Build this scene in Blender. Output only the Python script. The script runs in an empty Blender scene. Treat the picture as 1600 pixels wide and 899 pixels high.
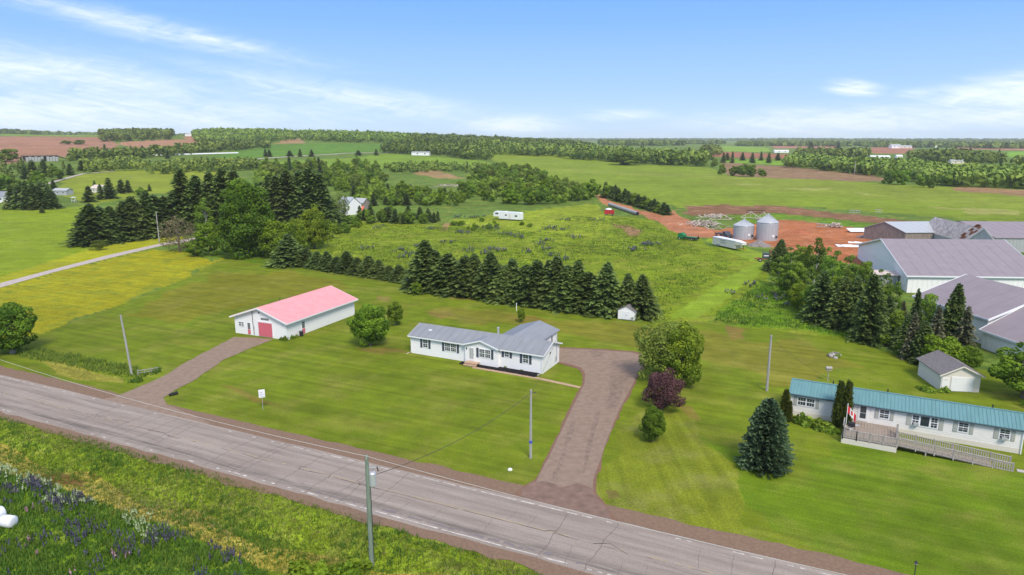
import bpy, math, random
import numpy as np
from mathutils import Vector, Matrix
R = math.radians
random.seed(7); rng = np.random.default_rng(7)
scene = bpy.context.scene
COL = scene.collection

# ---------------------------------------------------------------- camera
HC = 32.0; FPX = 1067.0; PITCH = math.atan(230.5 / FPX)
cd = bpy.data.cameras.new('camera'); cam = bpy.data.objects.new('camera', cd); COL.objects.link(cam)
cam.location = (0, 0, HC); cam.rotation_euler = (math.pi / 2 - PITCH, 0, 0)
cd.sensor_width = 36; cd.lens = 36 * FPX / 1600; cd.clip_start = 0.5; cd.clip_end = 60000
scene.camera = cam

# ---------------------------------------------------------------- sky, sun, exposure
SUN = Vector((0.22, -0.74, 0.88)).normalized()
w = bpy.data.worlds.new('World'); scene.world = w; w.use_nodes = True
nt = w.node_tree; nt.nodes.clear()
def N(t, **k):
    n = nt.nodes.new(t)
    for a, b in k.items(): setattr(n, a, b)
    return n
def link(a, b): nt.links.new(a, b)
def math_(op, a, b=None, c=None):
    n = N('ShaderNodeMath', operation=op)
    for i, v in enumerate((a, b, c)):
        if v is None: continue
        if isinstance(v, (int, float)): n.inputs[i].default_value = v
        else: link(v, n.inputs[i])
    return n.outputs[0]
def smooth(v, lo, hi, a=0.0, b=1.0):
    n = N('ShaderNodeMapRange', interpolation_type='SMOOTHSTEP')
    link(v, n.inputs[0])
    for i, x in enumerate((lo, hi, a, b)): n.inputs[i + 1].default_value = x
    return n.outputs[0]
out = N('ShaderNodeOutputWorld'); bg = N('ShaderNodeBackground')
sky = N('ShaderNodeTexSky', sky_type='NISHITA'); sky.sun_disc = False
sky.sun_elevation = math.asin(SUN.z); sky.sun_rotation = math.atan2(SUN.x, SUN.y)
sky.air_density = 1.0; sky.dust_density = 0.3; sky.ozone_density = 2.0; sky.altitude = 50
tc = N('ShaderNodeTexCoord'); sep = N('ShaderNodeSeparateXYZ'); link(tc.outputs['Generated'], sep.inputs[0])
X, Y, Z = sep.outputs
az = math_('MULTIPLY', math_('ARCTAN2', X, Y), 180 / math.pi)           # degrees right of +Y
el = math_('MULTIPLY', math_('ARCSINE', Z), 180 / math.pi)
def cloud_noise(sa, se, tilt, seed, detail=6, rough=.55, dist=.6):
    c = N('ShaderNodeCombineXYZ')
    link(math_('MULTIPLY', az, sa), c.inputs[0])
    link(math_('MULTIPLY', math_('ADD', el, math_('MULTIPLY', az, tilt)), se), c.inputs[1])
    c.inputs[2].default_value = seed
    n = N('ShaderNodeTexNoise'); n.inputs['Scale'].default_value = 1; n.inputs['Detail'].default_value = detail
    n.inputs['Roughness'].default_value = rough; n.inputs['Distortion'].default_value = dist
    link(c.outputs[0], n.inputs['Vector']); return n.outputs[0]
def blob(a0, e0, wa, we, tilt=0.0, amp=1.0):
    """a soft bank of cloud at azimuth a0, elevation e0 (degrees)"""
    da = math_('SUBTRACT', az, a0)
    de = math_('ADD', math_('SUBTRACT', el, e0), math_('MULTIPLY', da, tilt))
    q = math_('ADD', math_('POWER', math_('ABSOLUTE', math_('DIVIDE', da, wa)), 2.0), math_('POWER', math_('ABSOLUTE', math_('DIVIDE', de, we)), 2.0))
    return math_('MULTIPLY', math_('EXPONENT', math_('MULTIPLY', q, -1.0)), amp)
streak = cloud_noise(.06, .55, .17, 3.1, 8, .62, .8)
puff = cloud_noise(.30, 1.1, -.05, 9.4, 8, .62, 1.2)
wisp = cloud_noise(.10, 1.7, .20, 5.7, 8, .65, .6)
cover = None
BANKS = [(-38, 1.6, 26, 2.0, .0, 1.0), (-34, 4.6, 13, 2.0, .12, .85), (-26, 7.6, 13, 1.0, .17, .85), (-14, 3.4, 15, 1.5, .15, .75), (-23.2, 7.25, 2.0, .36, .17, 1.3),
         (0, 1.2, 5, .9, .0, 1.0), (9, 1.9, 4, .55, 0, .8), (26, 1.4, 13, 1.3, -.02, .95), (25.8, 3.7, 2.0, .6, .10, 1.2), (36, 3.2, 6.5, 1.3, -.10, 1.2), (35, 1.6, 9, 1.2, 0, .9), (30, 3.2, 2, .5, 0, .8)]
for b in BANKS:
    v = blob(*b); cover = v if cover is None else math_('MAXIMUM', cover, v)
# broken cloud out of view; the overhead part thickened to neutralise ambient light
high = math_('MULTIPLY', smooth(el, 14, 30), .95)
side = math_('MULTIPLY', math_('MULTIPLY', smooth(math_('ABSOLUTE', az), 46, 62), math_('SUBTRACT', 1.0, smooth(el, 3, 16))), .6)
cover = math_('MAXIMUM', cover, math_('MAXIMUM', high, side))
tex = math_('MULTIPLY_ADD', math_('ADD', math_('MULTIPLY', streak, .40), math_('ADD', math_('MULTIPLY', puff, .38), math_('MULTIPLY', wisp, .32))), 3.6, -1.35)
cl = math_('MULTIPLY', cover, math_('MAXIMUM', math_('ADD', tex, .25), 0.0))
cl = smooth(cl, .06, 1.3, 0, .66)
horizon = math_('SUBTRACT', 1.0, smooth(el, -1, 13)); horizon = math_('MULTIPLY', horizon, .1)
mixh = N('ShaderNodeMix', data_type='RGBA'); link(horizon, mixh.inputs['Factor']); 
mr_ = N('ShaderNodeMapRange'); link(el, mr_.inputs[0]); mr_.inputs[1].default_value = 0; mr_.inputs[2].default_value = 90
ramp = N('ShaderNodeValToRGB'); link(mr_.outputs[0], ramp.inputs[0]); cr = ramp.color_ramp
for i_, (p_, c_) in enumerate(((0, (.50, .67, .90)), (.045, (.31, .52, .88)), (.10, (.19, .41, .88)), (.16, (.13, .34, .88)), (.45, (.07, .20, .55)), (1, (.05, .15, .42)))):
    e_ = cr.elements[i_] if i_ < 2 else cr.elements.new(p_)
    e_.position = p_; e_.color = (*c_, 1)
sc10 = N('ShaderNodeVectorMath', operation='SCALE'); link(ramp.outputs[0], sc10.inputs[0]); sc10.inputs['Scale'].default_value = 10
msky = N('ShaderNodeMix', data_type='RGBA'); msky.inputs['Factor'].default_value = .92; link(sky.outputs[0], msky.inputs[6]); link(sc10.outputs[0], msky.inputs[7])
link(msky.outputs[2], mixh.inputs[6]); mixh.inputs[7].default_value = (5.4, 7.3, 10.0, 1)
mixc = N('ShaderNodeMix', data_type='RGBA'); link(cl, mixc.inputs['Factor']); link(mixh.outputs[2], mixc.inputs[6]); mixc.inputs[7].default_value = (9.6, 9.9, 10.4, 1)
link(mixc.outputs[2], bg.inputs[0]); bg.inputs[1].default_value = 0.125
link(bg.outputs[0], out.inputs[0])
sd = bpy.data.lights.new('sun', 'SUN'); sd.energy = 3.5; sd.angle = R(18); sd.color = (1, .915, .79)
so = bpy.data.objects.new('sun', sd); COL.objects.link(so); so.rotation_euler = SUN.to_track_quat('Z', 'Y').to_euler()
vs = scene.view_settings; vs.view_transform = 'Standard'; vs.look = 'None'; vs.exposure = 0.04; vs.gamma = 1
try: vs.use_curve_mapping = False
except Exception: pass
cy = scene.cycles; cy.volume_bounces = 1; cy.max_bounces = 5; cy.transparent_max_bounces = 8

# ---------------------------------------------------------------- terrain
cp, sp = math.cos(PITCH), math.sin(PITCH)
AZX = np.array([-700, 0, 200, 400, 600, 800, 1000, 1200, 1400, 1600, 2300], float)
AZ = np.arctan((AZX - 800) / 1045.0)
DIST = np.array([1, 260, 450, 650, 850, 1000, 1200, 1500, 1800, 2500, 4000, 6500, 10000], float)
TZ = np.array([
 [0]*11, [0]*11,
 [3, 3, 3, 3, 3, 2, 2, 2, 1.5, 1.5, 1],
 [8, 8, 7, 7, 6, 4.5, 4, 3, 3, 3, 3],
 [15, 14, 13, 13, 11, 8, 6.5, 5, 4, 4, 4],
 [20, 19, 17, 17, 16, 13, 8, 6, 5, 5, 5],
 [28, 26, 23, 25, 25, 18, 10, 7, 6, 6, 6],
 [37, 37, 36, 41, 36, 24, 12, 9, 8, 8, 8],
 [44, 43, 43, 44, 38, 24, 13, 10, 9, 9, 9],
 [50, 48, 44, 38, 30, 22, 15, 12, 10, 10, 10],
 [66, 64, 48, 36, 28, 22, 19, 18, 14, 13, 13],
 [86, 80, 55, 40, 30, 26, 24, 25, 21, 19, 19],
 [90, 84, 60, 44, 36, 32, 30, 30, 28, 26, 26]], float)
ga_n, gd_n = 180, 180
ga = np.linspace(AZ[0], AZ[-1], ga_n); gd = np.linspace(0, math.log(10000), gd_n)
tmp = np.array([np.interp(ga, AZ, row) for row in TZ])
fine = np.array([np.interp(gd, np.log(DIST), tmp[:, i]) for i in range(ga_n)]).T
def blur(a, r):
    k = np.exp(-np.linspace(-2, 2, 2 * r + 1) ** 2); k /= k.sum()
    for ax in (0, 1):
        p = np.pad(a, [(r, r) if i == ax else (0, 0) for i in (0, 1)], mode='edge')
        a = np.apply_along_axis(lambda v: np.convolve(v, k, 'valid'), ax, p)
    return a
fine = blur(fine, 3)
def tz(x, y):
    x = np.asarray(x, float); y = np.asarray(y, float)
    a = np.clip(np.arctan2(x, y), ga[0], ga[-1]); d = np.log(np.maximum(np.hypot(x, y), 1.0))
    u = (a - ga[0]) / (ga[1] - ga[0]); v = np.clip(d / (gd[1] - gd[0]), 0, gd_n - 1.001); u = np.clip(u, 0, ga_n - 1.001)
    i = u.astype(int); j = v.astype(int); fu = u - i; fv = v - j
    z = (fine[j, i] * (1 - fu) + fine[j, i + 1] * fu) * (1 - fv) + (fine[j + 1, i] * (1 - fu) + fine[j + 1, i + 1] * fu) * fv
    dd = np.hypot(x, y)
    z = z + np.clip((dd - 330) / 500, 0, 1) * (1.0 * np.sin(x / 97 + 1.3) * np.cos(y / 131) + .6 * np.sin(x / 41 + y / 53))
    # roadside ditches on both sides of the road, and a roughness of the old pasture
    s, t = x * CA - y * SA, x * SA + y * CA
    z = z - .55 * np.exp(-((t - 38.3) / 1.5) ** 2) * (dd < 320) - .28 * np.exp(-((t - 56.6) / 1.3) ** 2) * ((s < -74) | ((s > 8) & (s < 400))) * 0
    return z
CA, SA = math.cos(R(25)), math.sin(R(25))
def road(s, t):                        # along the road, across it
    return (s * CA + t * SA, -s * SA + t * CA)
def ray(px, py):
    u = (px - 800) / FPX; v = (py - 449.5) / FPX
    return np.array([u, cp - v * sp, -sp - v * cp])
_ts = np.geomspace(20, 12000, 900)
def G(px, py, z=None):
    """the point of the land seen in direction (px, py)"""
    r = ray(px, py)
    if z is not None:
        t = (z - HC) / r[2]; return (r[0] * t, r[1] * t)
    X = r[0] * _ts; Y_ = r[1] * _ts; h = HC + r[2] * _ts - tz(X, Y_)
    k = np.argmax(h < 0)
    if h[k] >= 0: k = len(_ts) - 1
    if k == 0: k = 1
    f = h[k - 1] / (h[k - 1] - h[k] + 1e-9); f = min(max(f, 0), 1)
    t = _ts[k - 1] + f * (_ts[k] - _ts[k - 1])
    return (r[0] * t, r[1] * t)
def top(px, yb, yt):
    """ground point and height of something whose foot and top are seen at yb and yt"""
    x, y = G(px, yb); v = (yt - 449.5) / FPX
    return x, y, float(HC - y * math.tan(PITCH + math.atan(v)) - tz(x, y))

# ---------------------------------------------------------------- materials
def mat(name, col, rough=.8, spec=.3, noise=None, metal=0, bump=None, trans=0):
    """noise = (scale, strength[, stretch xyz])"""
    m = bpy.data.materials.new(name); m.use_nodes = True; t = m.node_tree; b = t.nodes['Principled BSDF']
    b.inputs['Base Color'].default_value = (*col, 1); b.inputs['Roughness'].default_value = rough
    b.inputs['Specular IOR Level'].default_value = spec; b.inputs['Metallic'].default_value = metal
    if noise:
        c = t.nodes.new('ShaderNodeTexCoord'); mp = t.nodes.new('ShaderNodeMapping'); t.links.new(c.outputs['Object'], mp.inputs[0])
        if len(noise) > 2: mp.inputs['Scale'].default_value = noise[2]
        n = t.nodes.new('ShaderNodeTexNoise'); n.inputs['Scale'].default_value = noise[0]; n.inputs['Detail'].default_value = 5
        t.links.new(mp.outputs[0], n.inputs['Vector'])
        mr = t.nodes.new('ShaderNodeMapRange'); t.links.new(n.outputs[0], mr.inputs[0])
        for i, v in enumerate((.3, .7, 1 - noise[1], 1 + noise[1])): mr.inputs[i + 1].default_value = v
        mx = t.nodes.new('ShaderNodeVectorMath'); mx.operation = 'SCALE'; mx.inputs[0].default_value = col
        t.links.new(mr.outputs[0], mx.inputs['Scale']); t.links.new(mx.outputs[0], b.inputs['Base Color'])
        if bump:
            bp = t.nodes.new('ShaderNodeBump'); bp.inputs['Strength'].default_value = bump; bp.inputs['Distance'].default_value = .05
            t.links.new(n.outputs[0], bp.inputs['Height']); t.links.new(bp.outputs[0], b.inputs['Normal'])
    return m
def ground_mat(name, amp=1.0, streak=None, tint=(.30, .24, .04), tint_amt=.35, fine_s=3.0, dark=.35, patch=.09):
    """land cover: base colour from the sheet's own cover attribute, varied by procedural noise"""
    m = bpy.data.materials.new(name); m.use_nodes = True; t = m.node_tree; b = t.nodes['Principled BSDF']
    b.inputs['Roughness'].default_value = .95; b.inputs['Specular IOR Level'].default_value = .08
    at = t.nodes.new('ShaderNodeAttribute'); at.attribute_name = 'cover'
    c = t.nodes.new('ShaderNodeTexCoord')
    def noi(scale, det=4, rot=0, sc=(1, 1, 1), rough=.6):
        mp = t.nodes.new('ShaderNodeMapping'); t.links.new(c.outputs['Object'], mp.inputs[0]); 
        if rot: mp.vector_type = 'TEXTURE'; mp.inputs['Rotation'].default_value = (0, 0, -rot); mp.inputs['Scale'].default_value = tuple(1 / q_ for q_ in sc)
        else: mp.inputs['Scale'].default_value = sc
        n = t.nodes.new('ShaderNodeTexNoise'); n.inputs['Scale'].default_value = scale; n.inputs['Detail'].default_value = det; n.inputs['Roughness'].default_value = rough
        t.links.new(mp.outputs[0], n.inputs['Vector']); return n.outputs[0]
    def rangem(v, a, b_, lo=.33, hi=.67):
        r = t.nodes.new('ShaderNodeMapRange'); t.links.new(v, r.inputs[0])
        for i, q in enumerate((lo, hi, a, b_)): r.inputs[i + 1].default_value = q
        return r.outputs[0]
    def mul(a, b_):
        q = t.nodes.new('ShaderNodeMath'); q.operation = 'MULTIPLY'; t.links.new(a, q.inputs[0]); t.links.new(b_, q.inputs[1]); return q.outputs[0]
    f = rangem(noi(fine_s, 6, rough=.7), 1 - .38 * amp, 1 + .38 * amp)
    f = mul(f, rangem(noi(fine_s * 2.7, 5, rough=.8), 1 - .3 * amp, 1 + .3 * amp, .38, .62))
    f = mul(f, rangem(noi(patch * 5, 4), 1 - .18 * amp, 1 + .18 * amp))
    f = mul(f, rangem(noi(patch, 4), 1 - .16 * amp, 1 + .16 * amp))
    f = mul(f, rangem(noi(.013, 3), .9, 1.1))
    if streak:
        f = mul(f, rangem(noi(streak[1], 3, R(streak[0]), (.03, 1, 1)), 1 - streak[2], 1 + streak[2], .36, .64))
    mx = t.nodes.new('ShaderNodeMix'); mx.data_type = 'RGBA'
    t.links.new(rangem(noi(patch * 2.2, 5, rough=.65), 0, tint_amt, .48, .72), mx.inputs['Factor'])
    t.links.new(at.outputs['Color'], mx.inputs[6]); mx.inputs[7].default_value = (*tint, 1)
    mx2 = t.nodes.new('ShaderNodeMix'); mx2.data_type = 'RGBA'
    t.links.new(rangem(noi(patch * 3.3 + .02, 5), 0, dark, .5, .75), mx2.inputs['Factor'])
    t.links.new(mx.outputs[2], mx2.inputs[6]); mx2.inputs[7].default_value = (.035, .085, .012, 1)
    v = t.nodes.new('ShaderNodeVectorMath'); v.operation = 'SCALE'; t.links.new(mx2.outputs[2], v.inputs[0]); t.links.new(f, v.inputs['Scale'])
    t.links.new(v.outputs[0], b.inputs['Base Color'])
    bp = t.nodes.new('ShaderNodeBump'); bp.inputs['Strength'].default_value = .5; bp.inputs['Distance'].default_value = .12
    t.links.new(noi(fine_s * .8, 5), bp.inputs['Height']); t.links.new(bp.outputs[0], b.inputs['Normal'])
    return m
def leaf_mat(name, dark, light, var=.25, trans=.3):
    """foliage: vertex attribute tone mixes dark to light (young growth at spruce tips); each plant differs a little"""
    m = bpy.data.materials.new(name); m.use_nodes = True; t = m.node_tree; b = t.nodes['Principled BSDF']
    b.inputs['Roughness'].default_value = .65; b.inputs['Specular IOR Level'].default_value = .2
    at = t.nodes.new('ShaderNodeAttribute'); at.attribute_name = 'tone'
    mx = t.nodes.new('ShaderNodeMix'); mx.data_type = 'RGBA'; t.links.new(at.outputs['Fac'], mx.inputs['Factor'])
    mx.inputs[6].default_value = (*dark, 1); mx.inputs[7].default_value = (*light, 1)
    oi = t.nodes.new('ShaderNodeObjectInfo'); hs = t.nodes.new('ShaderNodeHueSaturation')
    r = t.nodes.new('ShaderNodeMapRange'); t.links.new(oi.outputs['Random'], r.inputs[0]); r.inputs[3].default_value = 1 - var; r.inputs[4].default_value = 1 + var
    t.links.new(r.outputs[0], hs.inputs['Value'])
    r2 = t.nodes.new('ShaderNodeMath'); r2.operation = 'MULTIPLY_ADD'; t.links.new(oi.outputs['Random'], r2.inputs[0]); r2.inputs[1].default_value = -7.31; r2.inputs[2].default_value = 20
    fr = t.nodes.new('ShaderNodeMath'); fr.operation = 'FRACT'; t.links.new(r2.outputs[0], fr.inputs[0])
    r3 = t.nodes.new('ShaderNodeMapRange'); t.links.new(fr.outputs[0], r3.inputs[0]); r3.inputs[3].default_value = .5 - .012; r3.inputs[4].default_value = .5 + .008
    t.links.new(r3.outputs[0], hs.inputs['Hue'])
    t.links.new(mx.outputs[2], hs.inputs['Color']); t.links.new(hs.outputs[0], b.inputs['Base Color'])
    if trans:
        tr = t.nodes.new('ShaderNodeBsdfTranslucent'); t.links.new(hs.outputs[0], tr.inputs[0])
        ms = t.nodes.new('ShaderNodeMixShader'); ms.inputs[0].default_value = trans
        t.links.new(b.outputs[0], ms.inputs[1]); t.links.new(tr.outputs[0], ms.inputs[2]); t.links.new(ms.outputs[0], t.nodes['Material Output'].inputs[0])
    return m
M = {}
M['white'] = mat('white_siding', (.87, .86, .845), .55, .3, (3, .05, (.3, .3, 6)))
M['trim'] = mat('white_trim', (.82, .83, .84), .4, .4)
M['cream'] = mat('cream_siding', (.70, .65, .57), .6, .3, (2, .07, (.3, .3, 5)))
M['offwhite'] = mat('off_white_siding', (.80, .775, .73), .6, .3, (2.5, .06, (.3, .3, 5)))
M['glass'] = mat('window_glass', (.035, .05, .055), .08, .8)
M['shutter'] = mat('slate_shutter', (.07, .085, .11), .6)
M['shutter2'] = mat('grey_shutter', (.42, .43, .38), .6)
M['roofgrey'] = mat('grey_metal_roof', (.255, .262, .275), .45, .4, (1.2, .08, (1, .2, 1)))
M['roofred'] = mat('faded_red_roof', (.76, .34, .35), .55, .35, (.8, .07))
M['roofteal'] = mat('teal_metal_roof', (.13, .27, .28), .45, .35, (.9, .10, (3, .3, 1)))
M['rooflilac'] = mat('faded_lilac_roof', (.285, .235, .245), .5, .3, (.5, .06))
M['shingle'] = mat('grey_shingle', (.20, .18, .175), .9, .1, (4, .22), bump=.5)
M['doorred'] = mat('red_garage_door', (.66, .15, .19), .5)
M['doorwhite'] = mat('white_door', (.8, .8, .79), .5)
M['asphalt'] = None
M['concrete'] = mat('concrete', (.42, .38, .34), .9, .1, (5, .15))
M['wood'] = mat('weathered_wood', (.40, .36, .33), .9, .1, (6, .25, (1, 1, .2)))
M['deck'] = mat('deck_boards', (.33, .265, .215), .85, .15, (4, .2, (.3, 3, 1)))
M['oldwood'] = mat('old_barn_boards', (.29, .24, .21), .95, .05, (2, .35, (4, 4, .3)))
M['pole'] = mat('grey_pole', (.36, .35, .33), .9, .1, (4, .2, (3, 3, .3)))
M['polegreen'] = mat('treated_green_pole', (.20, .25, .19), .9, .1, (4, .25, (4, 4, .3)))
M['metal'] = mat('galvanised_metal', (.52, .54, .56), .42, .5, (1.5, .08, (4, 4, .3)), metal=.35)
M['tin'] = mat('weathered_tin', (.46, .47, .46), .55, .4, (1, .15, (4, 4, .3)), metal=.2)
M['dark'] = mat('dark_metal', (.03, .03, .035), .5)
M['rubber'] = mat('black_rubber', (.025, .025, .025), .8)
M['rust'] = mat('rusty_steel', (.30, .12, .06), .9, .1, (3, .3))
M['red'] = mat('red_paint', (.45, .03, .035), .5)
M['green'] = mat('green_paint', (.02, .20, .06), .5)
M['cable'] = mat('black_cable', (.05, .05, .05), .7)
M['wire'] = mat('bare_aluminium_wire', (.62, .62, .58), .5)
M['mulch'] = mat('black_mulch', (.022, .02, .022), .95, .05, (6, .5), bump=.8)
M['path'] = mat('sand_coloured_pavers', (.48, .33, .22), .9, .1, (3, .15))
M['bark'] = mat('bark', (.16, .13, .10), .95, .05, (4, .3, (3, 3, .4)))
M['birchbark'] = mat('pale_birch_bark', (.55, .52, .47), .9, .1, (5, .25))
M['plasticwhite'] = mat('white_bale_wrap', (.80, .80, .82), .3, .5)
M['blue'] = mat('blue_paint', (.06, .09, .42), .5)
M['flagred'] = mat('flag_red', (.75, .03, .05), .7); M['flagwhite'] = mat('flag_white', (.85, .84, .84), .7)
M['yellowline'] = mat('worn_yellow_paint', (.40, .31, .19), .8, .1, (.8, .2)); M['whiteline'] = mat('worn_white_paint', (.56, .51, .46), .8, .1, (2.2, .35))
M['crack'] = mat('crack_filler', (.14, .115, .11), .9, .05)
M['gravelpile'] = mat('grey_gravel', (.24, .21, .20), .95, .05, (3, .3), bump=.8)
M['stone'] = mat('field_stone', (.42, .38, .36), .9, .1, (2, .25))
M['pink'] = mat('pale_insulated_debris', (.62, .52, .46), .9, .1, (1, .3))
M['orange'] = mat('orange_red_sheet', (.75, .16, .08), .6)
M['leaf'] = leaf_mat('maple_leaves', (0.064, 0.138, 0.008), (0.198, 0.335, 0.022))
M['mid'] = leaf_mat('fresh_green_leaves', (0.097, 0.170, 0.010), (0.308, 0.402, 0.026), .12)
M['bright'] = leaf_mat('lime_leaves', (0.081, 0.158, 0.008), (0.244, 0.357, 0.020))
M['olive'] = leaf_mat('olive_leaves', (0.110, 0.165, 0.022), (0.275, 0.341, 0.055))
M['scrub'] = leaf_mat('scrub_leaves', (0.089, 0.167, 0.016), (0.233, 0.346, 0.031), .35)
M['purple'] = leaf_mat('purple_leaves', (0.058, 0.022, 0.025), (0.185, 0.085, 0.089), .1, .15)
M['brownleaf'] = leaf_mat('brown_twigs_and_leaves', (.12, .10, .055), (.30, .24, .13), .1, .1)
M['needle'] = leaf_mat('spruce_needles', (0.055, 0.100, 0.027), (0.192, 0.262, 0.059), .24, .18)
M['blueneedle'] = leaf_mat('blue_spruce_needles', (0.040, 0.080, 0.038), (0.125, 0.200, 0.093), .1, .08)
M['deadneedle'] = leaf_mat('dying_spruce_needles', (0.065, 0.075, 0.035), (0.21, 0.20, 0.11), .2, .05)
M['cedar'] = leaf_mat('cedar_foliage', (0.047, 0.078, 0.010), (0.173, 0.184, 0.027), .15, .08)
M['farleaf'] = leaf_mat('far_wood_leaves', (0.087, 0.149, 0.023), (0.237, 0.311, 0.046), .3, .1)

# ---------------------------------------------------------------- mesh helpers
def np_mesh(name, V, F, mats, midx=None, tone=None, smooth_=False):
    """V (n,3), F (m,3|4) arrays -> mesh"""
    V = np.asarray(V, np.float32); F = np.asarray(F, np.int32); k = F.shape[1]
    me = bpy.data.meshes.new(name); me.vertices.add(len(V)); me.loops.add(F.size); me.polygons.add(len(F))
    me.vertices.foreach_set('co', V.ravel()); me.loops.foreach_set('vertex_index', F.ravel())
    me.polygons.foreach_set('loop_start', np.arange(len(F), dtype=np.int32) * k)
    if midx is not None: me.polygons.foreach_set('material_index', np.asarray(midx, np.int32))
    if smooth_: me.polygons.foreach_set('use_smooth', np.ones(len(F), bool))
    if tone is not None:
        a = me.attributes.new('tone', 'FLOAT', 'POINT'); a.data.foreach_set('value', np.asarray(tone, np.float32))
    for m in mats: me.materials.append(m)
    me.update(calc_edges=True); me.validate(); return me
class MB:
    def __init__(s): s.v = []; s.f = []; s.m = []; s.mats = []
    def mi(s, m):
        if m not in s.mats: s.mats.append(m)
        return s.mats.index(m)
    def add(s, vs, fs, m):
        k = s.mi(m); n = len(s.v); s.v += [tuple(map(float, v)) for v in vs]; s.f += [tuple(i + n for i in f) for f in fs]; s.m += [k] * len(fs); return s
    def box(s, x0, x1, y0, y1, z0, z1, m):
        return s.add([(x0, y0, z0), (x1, y0, z0), (x1, y1, z0), (x0, y1, z0), (x0, y0, z1), (x1, y0, z1), (x1, y1, z1), (x0, y1, z1)],
                     [(0, 3, 2, 1), (4, 5, 6, 7), (0, 1, 5, 4), (1, 2, 6, 5), (2, 3, 7, 6), (3, 0, 4, 7)], m)
    def slab(s, pts, th, m):
        """a polygon (3-D points, upper face) with thickness th downwards"""
        n = len(pts); low = [(x, y, z - th) for x, y, z in pts]
        fs = [tuple(range(n)), tuple(range(2 * n - 1, n - 1, -1))] + [(i, i + n, (i + 1) % n + n, (i + 1) % n) for i in range(n)]
        return s.add(list(pts) + low, fs, m)
    def bar(s, a, b, wd, m, up=(0, 0, 1), h=None):
        a = Vector(a); b = Vector(b); d = (b - a).normalized(); u = Vector(up)
        if abs(d.dot(u)) > .95: u = Vector((1, 0, 0))
        r = d.cross(u).normalized(); u = r.cross(d); h = h or wd
        vs = [p + r * (i * wd / 2) + u * (j * h / 2) for p in (a, b) for i, j in ((-1, -1), (1, -1), (1, 1), (-1, 1))]
        return s.add(vs, [(0, 1, 2, 3), (7, 6, 5, 4), (0, 4, 5, 1), (1, 5, 6, 2), (2, 6, 7, 3), (3, 7, 4, 0)], m)
    def tube(s, pts, rad, m, n=8, cap=True):
        pts = [Vector(p) for p in pts]; rad = rad if isinstance(rad, (list, tuple)) else [rad] * len(pts); vs = []; fs = []
        for i, p in enumerate(pts):
            d = (pts[min(i + 1, len(pts) - 1)] - pts[max(i - 1, 0)]).normalized()
            u = Vector((0, 0, 1)) if abs(d.z) < .9 else Vector((1, 0, 0)); r = d.cross(u).normalized(); u = r.cross(d)
            vs += [p + (r * math.cos(2 * math.pi * k / n) + u * math.sin(2 * math.pi * k / n)) * rad[i] for k in range(n)]
        for i in range(len(pts) - 1):
            for k in range(n): fs.append((i * n + k, i * n + (k + 1) % n, (i + 1) * n + (k + 1) % n, (i + 1) * n + k))
        if cap: fs += [tuple(range(n - 1, -1, -1)), tuple((len(pts) - 1) * n + k for k in range(n))]
        return s.add(vs, fs, m)
    def lathe(s, prof, m, n=16, c=(0, 0)):
        return s.tube([(c[0], c[1], z) for r, z in prof], [max(r, .001) for r, z in prof], m, n)
    def mesh(s, name):
        me = bpy.data.meshes.new(name); me.from_pydata(s.v, [], s.f); me.polygons.foreach_set('material_index', s.m)
        for m in s.mats: me.materials.append(m)
        me.update(); return me
    def obj(s, name, parent=None, **k): return put(s.mesh(name), name, parent, **k)
def put(me, name, parent=None, loc=None, rot=None, scale=None):
    o = bpy.data.objects.new(name, me); COL.objects.link(o)
    if parent: o.parent = parent
    if loc is not None: o.location = loc
    if rot is not None: o.rotation_euler = (0, 0, rot) if not hasattr(rot, '__len__') else rot
    if scale is not None: o.scale = scale if hasattr(scale, '__len__') else (scale,) * 3
    return o
def tag(o, label, cat, group=None):
    o['label'] = label; o['category'] = cat
    if group: o['group'] = group
    return o
def thing(name, label, cat, loc=(0, 0, 0), rotz=0, group=None):
    o = bpy.data.objects.new(name, None); COL.objects.link(o); o.location = loc; o.rotation_euler = (0, 0, rotz); o.empty_display_size = .3
    return tag(o, label, cat, group)
def kind(o, k): o['kind'] = k; return o
def part(name, parent, fn, *a, **k):
    b = MB(); fn(b, *a); return b.obj(name, parent, **k)
def box(name, parent, x0, x1, y0, y1, z0, z1, m): return MB().box(x0, x1, y0, y1, z0, z1, m).obj(name, parent)

# ---------------------------------------------------------------- land cover
def inside(P, xs, ys):
    P = np.asarray(P, float); r = np.zeros(xs.shape, bool); n = len(P); j = n - 1
    b = (xs >= P[:, 0].min()) & (xs <= P[:, 0].max()) & (ys >= P[:, 1].min()) & (ys <= P[:, 1].max())
    X_ = xs[b]; Y_ = ys[b]; rr = np.zeros(X_.shape, bool)
    for i in range(n):
        xi, yi = P[i]; xj, yj = P[j]
        if yi != yj: rr ^= ((yi > Y_) != (yj > Y_)) & (X_ < (xj - xi) * (Y_ - yi) / (yj - yi) + xi)
        j = i
    r[b] = rr; return r
def GP(pts):
    """outline traced on the land, long edges subdivided so that they follow it"""
    o = []
    for i in range(len(pts)):
        a, b = pts[i], pts[(i + 1) % len(pts)]; k = max(1, int(math.dist(a, b) // 60))
        o += [G(a[0] + (b[0] - a[0]) * j / k, a[1] + (b[1] - a[1]) * j / k) for j in range(k)]
    return o
GR = (.095, .175, .018)
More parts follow.
